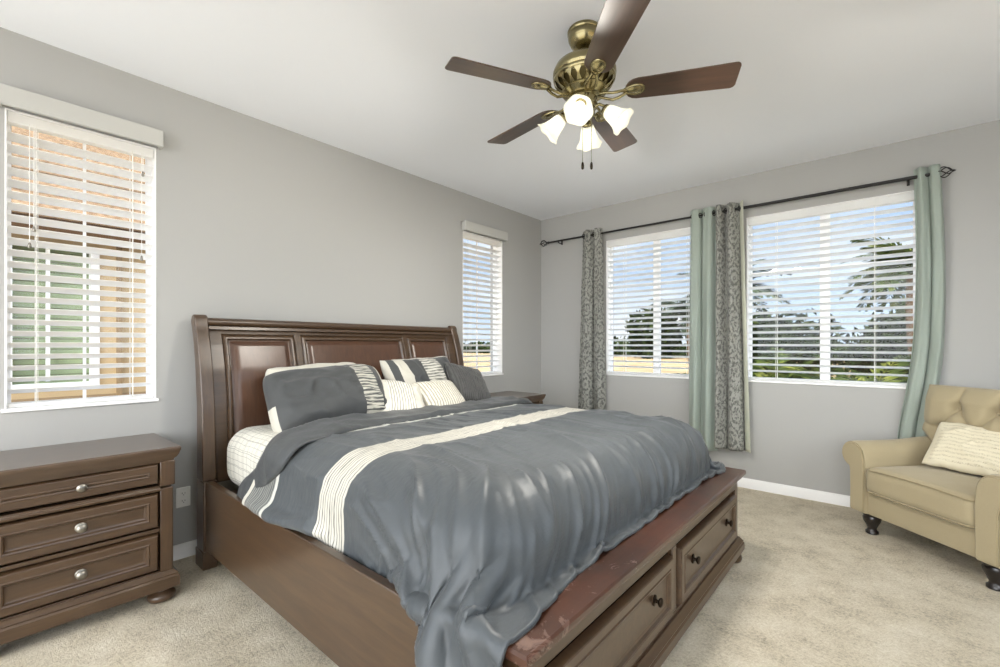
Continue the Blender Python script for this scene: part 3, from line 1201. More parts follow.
MAT_TOP = 0.775
mt = soft_box(0.24, 2.215, BY - 0.95, BY + 0.95, 0.435, MAT_TOP, 0.12, 60, 60, 14, 0.006, 0.004).build('mattress', M['sheet'], None, smooth=180)
tag(mt, 'mattress in a white fitted sheet with a thin grid print, in the bed', 'mattress')


# ------------------------------------------------------------------ duvet
def drape(fbm, BY, steps=70, iters=12, nu=116, nv=172, su=1.006, sv=1.05, seed=3):
    """lay the cover over the bed: position based cloth against simple solids"""
    xs0, x1 = 0.84, 2.16
    yl, yr = BY - 0.85, BY + 0.85
    side_len, foot_len = 0.48, 0.36
    ztop = 0.80
    us = np.linspace(xs0, x1 + foot_len, nu)
    vs = np.linspace(yl - side_len, yr + side_len, nv)
    U, V = np.meshgrid(us, vs, indexing='ij')
    du = np.maximum(0, U - x1)
    dl = np.maximum(0, yl - V)
    dr = np.maximum(0, V - yr)
    dv = np.maximum(dl, dr)
    s = np.where(dl > 0, -1.0, 1.0)
    d = np.hypot(du, dv)
    th = np.arctan2(du, np.maximum(dv, 1e-9))
    th = np.where(d < 1e-9, 0, th)
    cor = np.sin(2 * th) ** 2 * (d > 0) * (dl > 0)
    R = 0.15
    arc = np.minimum(d, R * np.pi / 2)
    out = R * np.sin(arc / R)
    dz = R * (1 - np.cos(arc / R)) + np.maximum(0, d - R * np.pi / 2)
    out = out + 0.10 * np.sin(th) ** 2 * np.minimum(1, d / 0.3) + 0.16 * cor * np.minimum(1, d / 0.35) + 0.10 * cor * np.maximum(0, d - 0.3)
    X = np.minimum(U, x1) + out * np.sin(th)
    Y = np.clip(V, yl, yr) + s * out * np.cos(th)
    Z = ztop + 0.012 - dz * np.where(np.sin(th) > 0.9, 0.75, 1.0)
    rng = np.random.RandomState(seed)
    N = np.zeros_like(U)
    for k in range(46):
        # seed creases that run from head to foot and fan out towards the drop
        a = rng.normal(0, 0.30)
        f = rng.uniform(3.5, 12)
        ph = rng.uniform(0, 6.28)
        c = rng.normal(0, 1.6)
        q = V * np.cos(a) + U * np.sin(a) + 0.05 * c * np.sin(2.2 * U + ph)
        N += np.sin(2 * np.pi * f * q + ph) / f
    N *= 0.014
    Z = Z + N * np.clip((U - xs0) / 0.3, 0, 1)
    P = np.stack([X, Y, np.maximum(Z, 0.03)], -1)
    hu = (us[1] - us[0]) * su
    hv = (vs[1] - vs[0]) * sv
    Vel = np.zeros_like(P)
    dt = 1 / 60
    g = np.array([0, 0, -9.8])
    w = np.ones((nu, nv))
    pin = np.zeros((nu, nv), bool)
    pin[0, (vs > yl - 0.05) & (vs < yr + 0.05)] = True
    w[pin] = 0
    P0 = P.copy()
    P0[pin, 2] = ztop + 0.004

    def con(A, B, wa, wb, L, k, only_short=False):
        D = B - A
        l = np.sqrt((D * D).sum(-1)) + 1e-9
        c = (l - L)
        if only_short:
            c = np.minimum(c, 0)
        ws = wa + wb
        f = (k * c / l / np.maximum(ws, 1e-9) * (ws > 0))[..., None] * D
        A += f * wa[..., None]
        B -= f * wb[..., None]
    hd = np.hypot(hu, hv)

    def pairs():
        for o in (0, 1):
            a, b = slice(o, nu - 1, 2), slice(o + 1, nu, 2)
            n = len(range(*b.indices(nu)))
            yield (slice(o, o + 2 * n - 1, 2), slice(None)), (b, slice(None)), hu, 1.0, False
            b = slice(o + 1, nv, 2)
            n = len(range(*b.indices(nv)))
            yield (slice(None), slice(o, o + 2 * n - 1, 2)), (slice(None), b), hv, 1.0, False
        for o in (0, 1):
            b = slice(o + 1, nu, 2)
            n = len(range(*b.indices(nu)))
            a = slice(o, o + 2 * n - 1, 2)
            yield (a, slice(0, nv - 1)), (b, slice(1, nv)), hd, 0.35, False
            yield (a, slice(1, nv)), (b, slice(0, nv - 1)), hd, 0.35, False
        # bending: keep second neighbours from closing up
        for ax, n, L in ((0, nu, hu), (1, nv, hv)):
            for gap, k in ((2, 0.10), (4, 0.02)):
                for o in range(2):
                    idx = np.arange(n - gap)
                    idx = idx[(idx // gap) % 2 == o]
                    if ax == 0:
                        yield (idx, slice(None)), (idx + gap, slice(None)), L * gap * 0.99, k, True
                    else:
                        yield (slice(None), idx), (slice(None), idx + gap), L * gap * 0.99, k, True
    PR = list(pairs())

    def collide(P, Q):
        """push out of solids; returns contact mask"""
        hit = np.zeros(P.shape[:2], bool)
        x, y, z = P[..., 0], P[..., 1], P[..., 2]
        # filled pad: rounded box
        r = 0.19
        c = np.array([1.28, BY, 0.49])
        h = np.array([1.095, 0.982, 0.318]) - r
        q = P - c
        e = np.clip(q, -h, h)
        n = q - e
        l = np.sqrt((n * n).sum(-1))
        inside = (l < r) & (l > 1e-6)
        f = np.where(inside, r / np.maximum(l, 1e-6), 1.0)[..., None]
        P[:] = np.where(inside[..., None], c + e + n * f, P)
        deep = l <= 1e-6
        P[..., 2] = np.where(deep, c[2] + h[2] + r, P[..., 2])
        hit |= inside | deep
        t = 0.008
        for (a0, a1, b0, b1, c1) in ((2.229, 2.526, BY - 1.05, BY + 1.05, 0.526), (0.26, 2.26, BY - 1.033, BY - 0.997, 0.487), (0.26, 2.26, BY + 0.997, BY + 1.033, 0.487)):
            x, y, z = P[..., 0], P[..., 1], P[..., 2]
            ins = (x > a0 - t) & (x < a1 + t) & (y > b0 - t) & (y < b1 + t) & (z < c1 + t)
            if not ins.any():
                continue
            dist = np.stack([x - (a0 - t), (a1 + t) - x, y - (b0 - t), (b1 + t) - y, (c1 + t) - z], -1)
            k = dist.argmin(-1)
            m = dist.min(-1)
            P[..., 0] += np.where(ins & (k == 0), -m, 0) + np.where(ins & (k == 1), m, 0)
            P[..., 1] += np.where(ins & (k == 2), -m, 0) + np.where(ins & (k == 3), m, 0)
            P[..., 2] += np.where(ins & (k == 4), m, 0)
            hit |= ins
        fl = P[..., 2] < 0.02
        P[..., 2] = np.maximum(P[..., 2], 0.02)
        hit |= fl
        return hit
    for st in range(steps):
        Q = P.copy()
        Vel += g * dt
        Vel *= 0.97
        sp = np.sqrt((Vel * Vel).sum(-1, keepdims=True))
        Vel *= np.minimum(1, 1.6 / np.maximum(sp, 1e-6))
        P = P + Vel * dt * (w > 0)[..., None]
        P[pin] = P0[pin]
        hit = np.zeros((nu, nv), bool)
        for it in range(iters):
            for a, b, L, k, os_ in PR:
                A, B = P[a], P[b]
                if isinstance(a[0], np.ndarray) or isinstance(a[1], np.ndarray):
                    A, B = A.copy(), B.copy()
                    con(A, B, w[a], w[b], L, k, os_)
                    P[a] = A
                    P[b] = B
                else:
                    con(A, B, w[a], w[b], L, k, os_)
            hit |= collide(P, Q)
        D = P - Q
        D[hit] *= np.array([0.35, 0.35, 1.0])
        P = Q + D
        D[hit] *= 0.1
        Vel = D / dt * (0.96 if st < steps - 30 else 0.85)
    return P, U, V, yl


def duvet():
    root = thing('duvet', 'grey sateen duvet with pleated cream bands draped over the bed', 'duvet', (0, 0, 0))
    P, U, V, yl = drape(None, BY)
    # refine the simulated sheet fourfold
    def up(A, ax):
        A = np.moveaxis(A, ax, 0)
        E = np.concatenate([2 * A[:1] - A[1:2], A, 2 * A[-1:] - A[-2:-1]])
        mid = (-E[:-3] + 9 * E[1:-2] + 9 * E[2:-1] - E[3:]) / 16
        out = np.empty((2 * len(A) - 1,) + A.shape[1:])
        out[::2] = A
        out[1::2] = mid
        return np.moveaxis(out, 0, ax)
    P = up(up(P, 0), 1)
    U = up(up(U, 0), 1)
    V = up(up(V, 0), 1)
    UV = np.stack([U, V - yl], -1)
    # crisp creases in the sateen, running head to foot and breaking over the foot edge
    Nn = np.cross(np.gradient(P, axis=0), np.gradient(P, axis=1))
    Nn /= np.linalg.norm(Nn, axis=-1, keepdims=True) + 1e-9
    D = np.zeros(U.shape)
    for i in range(P.shape[0]):
        for j in range(P.shape[1]):
            u, v = U[i, j], V[i, j] - BY
            q = v + 0.10 * math.sin(2.1 * u + 1.0) + 0.24 * (u - 1.5) * sstep(1.2, 2.3, u) * (0.6 - v) + 0.06 * fbm(u * 1.6, v * 1.6, 2.0, 2)
            k = sstep(0.9, 1.2, u) * (0.48 + 0.52 * sstep(1.3, 2.0, u + 0.30 * abs(v)))
            k *= 1 - 0.6 * (sstep(1.40, 1.45, u) - sstep(1.60, 1.68, u))
            a = max(0.0, ridge(q * 3.9, u * 0.8, 1.3)) ** 4
            b = max(0.0, ridge(q * 7.7 + 3.0 + 0.3 * u, u * 1.5, 5.1)) ** 5
            c = max(0.0, ridge(q * 14.0 + 9.0, u * 2.6, 8.4)) ** 4
            e = max(0.0, ridge(q * 23.0 + 4.0, u * 4.0 + q * 3, 2.4)) ** 3
            m1 = max(0.0, 0.5 + 1.1 * noise.noise((u * 1.9, v * 1.9, 4.0)))
            m2 = max(0.0, 0.4 + 1.2 * noise.noise((u * 2.6, v * 2.6, 9.0)))
            dsp = k * (0.022 * a + 0.020 * b * m1 + 0.014 * c * m2 + 0.006 * e * m1)
            dsp += 0.010 * sstep(0.95, 1.2, u) * fbm(u * 2.2, v * 2.2, 6.0, 2)
            # the deep pleat where the near front corner breaks over the rail
            ca, cb = u - 2.02, -0.83 - v
            if ca > 0 and cb > 0:
                ph = math.atan2(ca, cb)
                r = math.hypot(ca, cb)
                kk = sstep(0.04, 0.25, r)
                dsp += kk * (0.030 * math.exp(-((ph - 0.75) / 0.15) ** 2) - 0.022 * math.exp(-((ph - 0.40) / 0.18) ** 2))
            D[i, j] = dsp
    P = P + Nn * D[..., None]
    MB().quad_grid(P.tolist(), UV.tolist()).build('cover', M['duvet'], root, smooth=180, solid=0.012, fix=False)

    # thick folded-over edge across the head end -----------------------------
    path = []
    nS = 120
    for i in range(nS + 1):
        t = i / nS
        # from the right side up over the top and down the left side
        Ltop = 1.86
        s_ = t * (0.34 + Ltop + 0.285)
        yr_, yl_, r = BY + 0.91, BY - 0.86, 0.11
        arc = r * PI / 2
        segs = [0.34 - arc + 0.0, arc, yr_ - yl_, arc, 0.285 - arc]
        a0 = max(0.02, segs[0])
        if s_ < a0:
            y, z, nrm = yr_ + r, 0.80 - r - (a0 - s_), (1, 0)
        elif s_ < a0 + arc:
            a = (s_ - a0) / r
            y, z, nrm = yr_ + r * math.cos(a), 0.80 - r + r * math.sin(a), (math.cos(a), math.sin(a))
        elif s_ < a0 + arc + segs[2]:
            k = (s_ - a0 - arc)
            y, z, nrm = yr_ - k, 0.80, (0, 1)
        elif s_ < a0 + 2 * arc + segs[2]:
            a = (s_ - a0 - arc - segs[2]) / r
            y, z, nrm = yl_ - r * math.sin(a), 0.80 - r + r * math.cos(a), (-math.sin(a), math.cos(a))
        else:
            k = s_ - a0 - 2 * arc - segs[2]
            y, z, nrm = yl_ - r - 0.12 * k, 0.80 - r - k, (-1, 0)
        path.append((y, z, nrm, s_))
    tot = path[-1][3]
    RR, RU = [], []
    nC = 36
    for (y, z, nrm, s_) in path:
        left = sstep(tot - 0.26, tot, s_)
        shl = sstep(tot - 0.80, tot - 0.35, s_)
        rt = sstep(0.30, 0.0, s_)
        # x extent of the fold
        xa = 0.675 + 0.03 * math.sin(s_ * 3.0) + 0.20 * shl - 0.27 * left + 0.03 * fbm(s_ * 2, 1, 4)
        xb = 1.035 + 0.02 * fbm(s_ * 2.5, 5, 4) + 0.10 * shl - 0.28 * left - 0.10 * rt
        th = (0.030 + 0.010 * fbm(s_ * 3, 9, 2)) * (1 - 0.45 * left) * (1 - 0.4 * rt)
        ring, ru = [], []
        for k in range(nC):
            a = 2 * PI * k / nC
            cx = (xa + xb) / 2 + (xb - xa) / 2 * math.copysign(abs(math.cos(a)) ** 0.7, math.cos(a))
            sn = math.sin(a)
            hgt = th * math.copysign(abs(sn) ** 0.75, sn)
            if sn < 0:
                hgt *= 0.3
            dd = 0.0
            if sn > -0.1:
                dd = 0.011 * ridge(cx * 7, s_ * 2.6, 3.0) ** 2 + 0.007 * ridge(cx * 15 + s_ * 3, s_ * 4, 8.0) ** 2 - 0.006
                dd += 0.010 * fbm(cx * 3, s_ * 3, 6)
            hgt += dd
            off = 0.006 + hgt
            ring.append((cx + 0.02 * left * sn, y + nrm[0] * off, z + nrm[1] * off))
            ru.append((cx, s_))
        RR.append(ring)
        RU.append(ru)
    mb = MB().quad_grid(RR, RU, closed_v=True, flip=True)
    for i0 in (0, (nS) * nC):
        pts = [mb.v[i0 + k] for k in range(nC)]
        c = tuple(sum(p[q] for p in pts) / nC for q in range(3))
        o = len(mb.v)
        mb.v.append(c)
        for k in range(nC):
            mb.f.append([o, i0 + k, i0 + (k + 1) % nC])
            mb.mi.append(0)
            mb.uv.append([(0.8, path[0 if i0 == 0 else -1][3])] * 3)
    fo = mb.build('folded_edge', M['fold'], root, smooth=180)
    fo['label'] = 'plain dark grey turned-back edge'
    return root


duvet()


# ------------------------------------------------------------------ pillows
def pillow(name, label, cat, w, h, t, mat, loc, rot, group=None, seed=0.0, back=None, puff=0.5, pinch=0.06, wr=1.0, sag=0.0, round_=0.05):
    """pillow standing in its local XZ plane, front towards -Y; rot = euler"""
    nu, nv = 56, 46
    mb = MB()
    for side in (1, -1):
        P, UV = [], []
        for i in range(nu + 1):
            a = -1 + 2 * i / nu
            row, ru = [], []
            for j in range(nv + 1):
                b = -1 + 2 * j / nv
                ex = (1 - abs(a) ** 2.6) ** puff
                ez = (1 - abs(b) ** 2.6) ** puff
                th = t / 2 * ex * ez
                # edges drawn in between the corners
                cr_ = 1 - round_ * (a * b) ** 4
                x = a * w / 2 * (1 - pinch * (1 - b * b)) * cr_
                z = b * h / 2 * (1 - pinch * (1 - a * a)) * cr_
                # sag: filling gathers low
                th *= 1 + sag * (-b)
                nn = 0.010 * wr * fbm(a * 2.2 + seed, b * 2.0, side * 3 + seed)
                rd = 0.012 * wr * ridge(a * 2.0 + 0.8 * b + seed, b * 1.3 - a * 0.4, seed * 2 + side) ** 3
                edge = min(1.0, 4 * min(1 - abs(a), 1 - abs(b)))
                y = -side * (th + (nn + rd) * edge)
                # soft droop of outline
                z -= 0.012 * fbm(a * 1.5, seed, 2.0)
                row.append((x, y, z))
                ru.append(((a + 1) / 2, (b + 1) / 2))
            P.append(row)
            UV.append(ru)
        mb.quad_grid(P, UV, mat=0 if side == 1 or back is None else 1, flip=(side == -1))
    o = mb.build(name, [mat, back or mat], None, smooth=180, loc=loc, rot=rot)
    return tag(o, label, cat, group)


def face_rot(tilt, turn, roll=0.0):
    """local -Y turned to world +X, leaned back by tilt, turned about z, rolled in its plane"""
    m = Matrix.Rotation(PI / 2 + turn, 4, 'Z') @ Matrix.Rotation(-tilt, 4, 'X') @ Matrix.Rotation(roll, 4, 'Y')
    return m.to_euler()


R_ = math.radians
pillow('bed_pillow', 'large dark grey pillow with one pleated band, near the bare sheet corner', 'pillow', 0.73, 0.43, 0.28,
       M['sham_plain'], (0.575, -3.005, 0.930), face_rot(R_(33), R_(-9), R_(-3)), 'bed pillows', 1.3, sag=0.25, pinch=0.02, round_=0.10, wr=1.6)
pillow('bed_pillow', 'plain cream pillow mostly hidden behind the large dark grey one, only its edge showing', 'pillow', 0.64, 0.40, 0.15,
       M['cream_cloth'], (0.352, -2.960, 0.938), face_rot(R_(20), R_(-4), R_(-2)), 'bed pillows', 6.6, pinch=0.02, round_=0.10)
pillow('bed_pillow', 'cream and grey banded pillow upright behind the small cream cushions', 'pillow', 0.74, 0.46, 0.20,
       M['sham_stripe'], (0.42, -2.135, 0.950), face_rot(R_(27), R_(4), R_(-2)), 'bed pillows', 4.1, back=M['cream_cloth'])
pillow('cushion', 'small cream cushion with a pleated middle tilted against the large grey pillow', 'cushion', 0.37, 0.33, 0.13,
       M['pleat_centre'], (0.700, -2.600, 0.895), face_rot(R_(50), R_(-10), R_(12)), 'small cushions', 2.2, wr=0.5)
pillow('cushion', 'small cream cushion with thin grey stripes all over', 'cushion', 0.40, 0.30, 0.13,
       M['striped'], (0.715, -2.235, 0.880), face_rot(R_(46), R_(2), R_(1)), 'small cushions', 3.7, wr=0.5)
pillow('cushion', 'small charcoal ribbed cushion at the window end of the pillow row', 'cushion', 0.39, 0.38, 0.14,
       M['charcoal'], (0.600, -1.830, 0.935), face_rot(R_(38), R_(6), R_(14)), 'small cushions', 5.9, wr=0.5)


# ------------------------------------------------------------------ nightstands
def nightstand(label, loc):
    """faces -Y locally, X is the width"""
    root = thing('nightstand', label, 'nightstand', loc, PI / 2, group='matching nightstands')
    w, yf, yb = 0.333, -0.225, 0.235
    c = MB()
    c.box(-w, -w + 0.02, yf + 0.02, yb, 0.13, 0.69)
    c.box(w - 0.02, w, yf + 0.02, yb, 0.13, 0.69)
    c.box(-w + 0.02, w - 0.02, yb - 0.015, yb, 0.13, 0.69)
    c.box(-w + 0.02, w - 0.02, yf + 0.03, yb - 0.015, 0.13, 0.15)
    c.box(-w + 0.02, w - 0.02, yf + 0.03, yb - 0.015, 0.67, 0.69)
    c.build('carcass', M['wood_z'], root, bevel=0.002)
    for s in (-1, 1):
        st = MB()
        a, b = sorted((s * (w + 0.004), s * 0.284))
        st.box(a, b, yf - 0.004, yf + 0.03, 0.13, 0.555)
        a, b = sorted((s * (w + 0.010), s * 0.282))
        st.box(a, b, yf - 0.012, yf + 0.03, 0.565, 0.685)
        st.build('stile', M['wood_z'], root, bevel=0.004)
    rl = MB()
    rl.rect_rings([(-0.284, 0.284, yf - 0.002, yf + 0.03, 0.540), (-0.284, 0.284, yf - 0.014, yf + 0.03, 0.546), (-0.284, 0.284, yf - 0.016, yf + 0.03, 0.556),
                   (-0.284, 0.284, yf - 0.010, yf + 0.03, 0.562), (-0.284, 0.284, yf - 0.012, yf + 0.03, 0.570)])
    rl.box(-0.284, 0.284, yf, yf + 0.03, 0.345, 0.362)
    rl.box(-0.284, 0.284, yf, yf + 0.03, 0.130, 0.155)
    rl.build('rail', M['wood_x'], root, bevel=0.002)
    MB().box(-0.29, 0.29, yf + 0.032, yf + 0.036, 0.14, 0.68).build('recess_shade_sheet', M['gap'], root, smooth=0)  # shade in the drawer gaps, coloured into a backing sheet
    top = MB().rect_rings([(-w - 0.004, w + 0.004, yf - 0.006, yb + 0.002, 0.682), (-w - 0.006, w + 0.006, yf - 0.010, yb + 0.002, 0.694),
                           (-w - 0.016, w + 0.016, yf - 0.016, yb + 0.004, 0.702), (-w - 0.024, w + 0.024, yf - 0.024, yb + 0.006, 0.718),
                           (-w - 0.027, w + 0.027, yf - 0.028, yb + 0.008, 0.730), (-w - 0.030, w + 0.030, yf - 0.031, yb + 0.010, 0.736),
                           (-w - 0.030, w + 0.030, yf - 0.031, yb + 0.010, 0.748), (-w - 0.026, w + 0.026, yf - 0.027, yb + 0.010, 0.754)])
    top.build('top', M['wood_top'], root, smooth=30)
    pl = MB().rect_rings([(-w - 0.026, w + 0.026, yf - 0.028, yb, 0.068), (-w - 0.026, w + 0.026, yf - 0.028, yb, 0.118), (-w - 0.020, w + 0.020, yf - 0.022, yb, 0.126),
                          (-w - 0.022, w + 0.022, yf - 0.024, yb, 0.132), (-w - 0.010, w + 0.010, yf - 0.012, yb, 0.142), (-w - 0.004, w + 0.004, yf - 0.006, yb, 0.148)])
    pl.build('plinth', M['wood_x'], root, smooth=30)
    for sx in (-1, 1):
        for y in (yf + 0.035, yb - 0.06):
            MB().lathe([(0.040, 0.0), (0.054, 0.006), (0.060, 0.022), (0.054, 0.036), (0.038, 0.044), (0.034, 0.052), (0.046, 0.058), (0.046, 0.069)],
                       (sx * (w - 0.035), y, 0), 24).build('bun_foot', M['wood_x'], root, smooth=60)
    for z0, z1 in ((0.580, 0.678), (0.370, 0.534), (0.162, 0.338)):
        d = drawer_front(0.556, z1 - z0, None).build('drawer', M['wood_x'], root, loc=(0, yf, (z0 + z1) / 2), smooth=25)
        knob(None, 0.0165).build('knob', M['pewter'], d, loc=(0, -0.004, 0), smooth=50)
    return root


ns = nightstand('cherry three-drawer nightstand under the tall blind, in full view left of the bed', (0.248, -4.117, 0))
ns2 = dup(ns)
ns2.location = (0.248, -0.985, 0)
ns2['label'] = 'matching nightstand under the narrow window, only its top corner showing past the bed'


# ------------------------------------------------------------------ wall outlet
def outlet():
    root = thing('wall_outlet', 'white double wall outlet low on the wall between nightstand and bed', 'outlet', (0, -3.617, 0.356), PI / 2)
    MB().box(-0.036, 0.036, -0.006, 0.0, -0.058, 0.058).build('cover_plate', M['plastic'], root, bevel=0.003)
    for s in (-1, 1):
        k = MB()
        poly = []
        for q in range(20):
            a = 2 * PI * q / 20
            poly.append((0.017 * math.copysign(abs(math.cos(a)) ** 0.7, math.cos(a)), s * 0.022 + 0.0145 * math.sin(a)))
        R = [[(x, -0.005, z) for x, z in poly], [(x, -0.0085, z) for x, z in poly]]
        k.rings(R)
        so = k.build('socket', M['plastic'], root)
        h = MB()
        h.box(-0.008, -0.006, -0.0090, -0.0080, s * 0.022 - 0.002, s * 0.022 + 0.007)
        h.box(0.006, 0.008, -0.0090, -0.0080, s * 0.022 - 0.002, s * 0.022 + 0.006)
        h.lathe([(0.0022, 0.0080), (0.0022, 0.0090)], (0, 0, s * 0.022 - 0.008), 8, Matrix.Rotation(PI / 2, 4, 'X'))
        h.build('slot', M['gap'], so)
    MB().lathe([(0.003, 0.0055), (0.003, 0.0072), (0.001, 0.0078)], (0, 0, 0), 10, Matrix.Rotation(PI / 2, 4, 'X')).build('screw', M['plastic'], root)


outlet()


# ------------------------------------------------------------------ ceiling fan
def ceiling_fan():
    root = thing('ceiling_fan', 'antique brass ceiling fan with five walnut blades and a four-shade light', 'ceiling fan', (2.061, -2.536, H))
    B = M['brass']
    MB().lathe([(0.076, 0.0), (0.079, -0.004), (0.079, -0.016), (0.075, -0.020), (0.077, -0.026), (0.074, -0.045), (0.062, -0.070), (0.040, -0.086), (0.020, -0.090)], seg=40).build('canopy', B, root, smooth=50)
    MB().lathe([(0.018, -0.086), (0.022, -0.094), (0.016, -0.102), (0.0125, -0.104), (0.0125, -0.130), (0.024, -0.132), (0.026, -0.140)], seg=20).build('downrod', M['brass_dark'], root, smooth=50)
    MB().lathe([(0.028, -0.130), (0.060, -0.136), (0.105, -0.150), (0.136, -0.172), (0.147, -0.196), (0.148, -0.214), (0.142, -0.222), (0.146, -0.228), (0.144, -0.238),
                (0.134, -0.246)], seg=56).build('motor_housing', B, root, smooth=50)
    # vented skirt: dark core behind brass ribs
    MB().lathe([(0.130, -0.243), (0.098, -0.286), (0.090, -0.290)], seg=48).build('vent_core', M['brass_dark'], root, smooth=60)
    rb = MB()
    n = 20
    for k in range(n):
        a0 = 2 * PI * k / n
        w = 2 * PI / n * 0.27
        R = []
        for t in np.linspace(0, 1, 7):
            r = lerp(0.141, 0.100, t) + 0.006 * math.sin(PI * t)
            z = lerp(-0.242, -0.290, t)
            ww = w * (1 + 0.5 * math.cos(PI * t * 2)) * 0.9
            R.append([(r2 * math.cos(a), r2 * math.sin(a), z2) for (r2, a, z2) in ((r, a0 - ww, z), (r, a0 + ww, z), (r - 0.006, a0 + ww, z + 0.004), (r - 0.006, a0 - ww, z + 0.004))])
        rb.rings(R)
    rb.build('vent_ribs', B, root, smooth=40)
    MB().lathe([(0.106, -0.284), (0.108, -0.292), (0.100, -0.300), (0.084, -0.306), (0.076, -0.316), (0.062, -0.318), (0.058, -0.322), (0.058, -0.352), (0.064, -0.356),
                (0.062, -0.366), (0.052, -0.372), (0.050, -0.392), (0.044, -0.402), (0.020, -0.412), (0.014, -0.424), (0.010, -0.432), (0.002, -0.436)], seg=40).build('switch_housing', B, root, smooth=40)
    # blades
    zb = -0.305
    for k in range(5):
        ang = R_(26.5 + 72 * k)
        pitch = R_(-12)
        rot = (Matrix.Rotation(ang, 4, 'Z') @ Matrix.Rotation(pitch, 4, 'X')).to_euler()
        out = []
        r0, r1, w0, w1 = 0.185, 0.665, 0.062, 0.073
        for q in range(9):            # rounded root
            a = PI / 2 + PI * q / 8
            out.append((r0 + 0.055 + 0.055 * math.cos(a) * 1.0, w0 * math.sin(a)))
        for q in range(7):
            a = -PI / 2 + PI / 2 * q / 6
            out.append((r1 - 0.022 + 0.022 * math.cos(a), -w1 + 0.022 + 0.022 * math.sin(a)))
        for q in range(7):
            a = PI / 2 * q / 6
            out.append((r1 - 0.022 + 0.022 * math.cos(a), w1 - 0.022 + 0.022 * math.sin(a)))
        o = MB().rings([[(x, y, -0.003) for x, y in out], [(x, y, 0.003) for x, y in out]]).build('blade', M['blade'], root, loc=(0, 0, zb), rot=rot, smooth=30, bevel=0.0012)
        # cast iron: curved arm and the teardrop plate under the blade
        ir = MB()
        pts = [(0.070, 0, -0.012), (0.100, 0, -0.018), (0.130, 0, -0.026), (0.160, 0, -0.020), (0.190, 0, -0.010)]
        for s in (-1, 1):
            ir.tube([(x, s * (0.010 + 0.012 * math.sin(PI * (x - 0.07) / 0.12)), z) for x, _, z in pts], 0.0065, 8)
        plate = []
        for q in range(24):
            a = 2 * PI * q / 24
            wv = 0.033 * math.sin(a) * (1.0 + 0.25 * math.cos(a))
            plate.append((0.225 + 0.052 * math.cos(a), wv))
        def sc(k, z):
            return [(0.225 + (x - 0.225) * k, y * k, z) for x, y in plate]
        ir.rings([sc(1, -0.0035), sc(1, -0.006), sc(0.92, -0.010), sc(0.75, -0.010), sc(0.68, -0.0075), sc(0.45, -0.011), sc(0.2, -0.014)])
        ir.build('blade_bracket', M['brass'], o, smooth=50)
    # light kit arms and bell shades
    for k, a in enumerate((-68, 18, 112, 202)):
        an = R_(a)
        d = Vector((math.cos(an), math.sin(an), 0))
        tilt = R_(48)
        axis = (d * math.sin(tilt) + Vector((0, 0, -math.cos(tilt)))).normalized()
        p0 = d * 0.045 + Vector((0, 0, -0.372))
        p2 = d * 0.098 + Vector((0, 0, -0.392))
        arm = MB()
        arm.tube([p0, d * 0.070 + Vector((0, 0, -0.362)), d * 0.090 + Vector((0, 0, -0.374)), p2], 0.007, 10)
        q = Vector((0, 0, 1)).rotation_difference(axis).to_matrix().to_4x4()
        arm.lathe([(0.010, -0.012), (0.022, -0.006), (0.026, 0.004), (0.026, 0.018), (0.022, 0.022)], p2, 20, q)
        ao = arm.build('lamp_arm', B, root, smooth=50)
        sh = MB()
        pr = [(0.024, 0.008), (0.030, 0.018), (0.035, 0.036), (0.039, 0.058), (0.046, 0.082), (0.056, 0.102), (0.064, 0.112)]
        R = []
        seg = 48
        for (r, z) in pr + [(r - 0.003, z) for r, z in reversed(pr)]:
            ring = []
            for j in range(seg):
                t = 2 * PI * j / seg
                fl = 1 + 0.035 * math.cos(6 * t) * sstep(0.06, 0.112, z)
                zz = z - 0.006 * (1 - math.cos(6 * t)) * 0.5 * sstep(0.09, 0.112, z)
                ring.append(tuple(q @ Vector((r * fl * math.cos(t), r * fl * math.sin(t), zz)) + p2))
            R.append(ring)
        sh.rings(R, False, False)
        so = sh.build('lamp_shade', M['lamp_glass'], root, smooth=60)
        bu = MB().lathe([(0.010, 0.020), (0.014, 0.034), (0.024, 0.058), (0.027, 0.072), (0.022, 0.088), (0.010, 0.096), (0.001, 0.097)], p2, 20, q)
        bu.build('bulb', M['bulb'], so, smooth=60)
        ld = bpy.data.lights.new('lamp_light', 'SPOT')
        ld.energy = 34.0
        ld.spot_size = R_(165)
        ld.spot_blend = 0.8
        ld.color = (1.0, 0.95, 0.86)
        ld.shadow_soft_size = 0.04
        lo = bpy.data.objects.new('lamp_light', ld)
        COL.objects.link(lo)
        lo.parent = so
        lo.location = p2 + axis * 0.118
        lo.rotation_euler = Vector((0, 0, -1)).rotation_difference(axis).to_euler()
    # pull chains with wooden fobs
    rv = Vector((0.758, 0.652, 0))
    for s in (-0.010, 0.031):
        c = MB()
        b = rv * s + Vector((0.02, -0.03, 0))
        pts = [b + Vector((0, 0, -0.43 + 0.03)), b + Vector((0, 0, -0.640))]
        c.tube(pts, 0.0013, 6)
        for z in np.arange(-0.640, -0.42, 0.006):
            c.lathe([(0.0006, -0.002), (0.0021, 0), (0.0006, 0.002)], (b.x, b.y, z), 6)
        co = c.build('pull_chain', M['chain'], root)
        MB().lathe([(0.003, 0.0), (0.0055, -0.006), (0.0068, -0.018), (0.006, -0.030), (0.003, -0.034)], (b.x, b.y, -0.637), 12).build('fob', M['bronze'], co, smooth=60)
    return root


ceiling_fan()


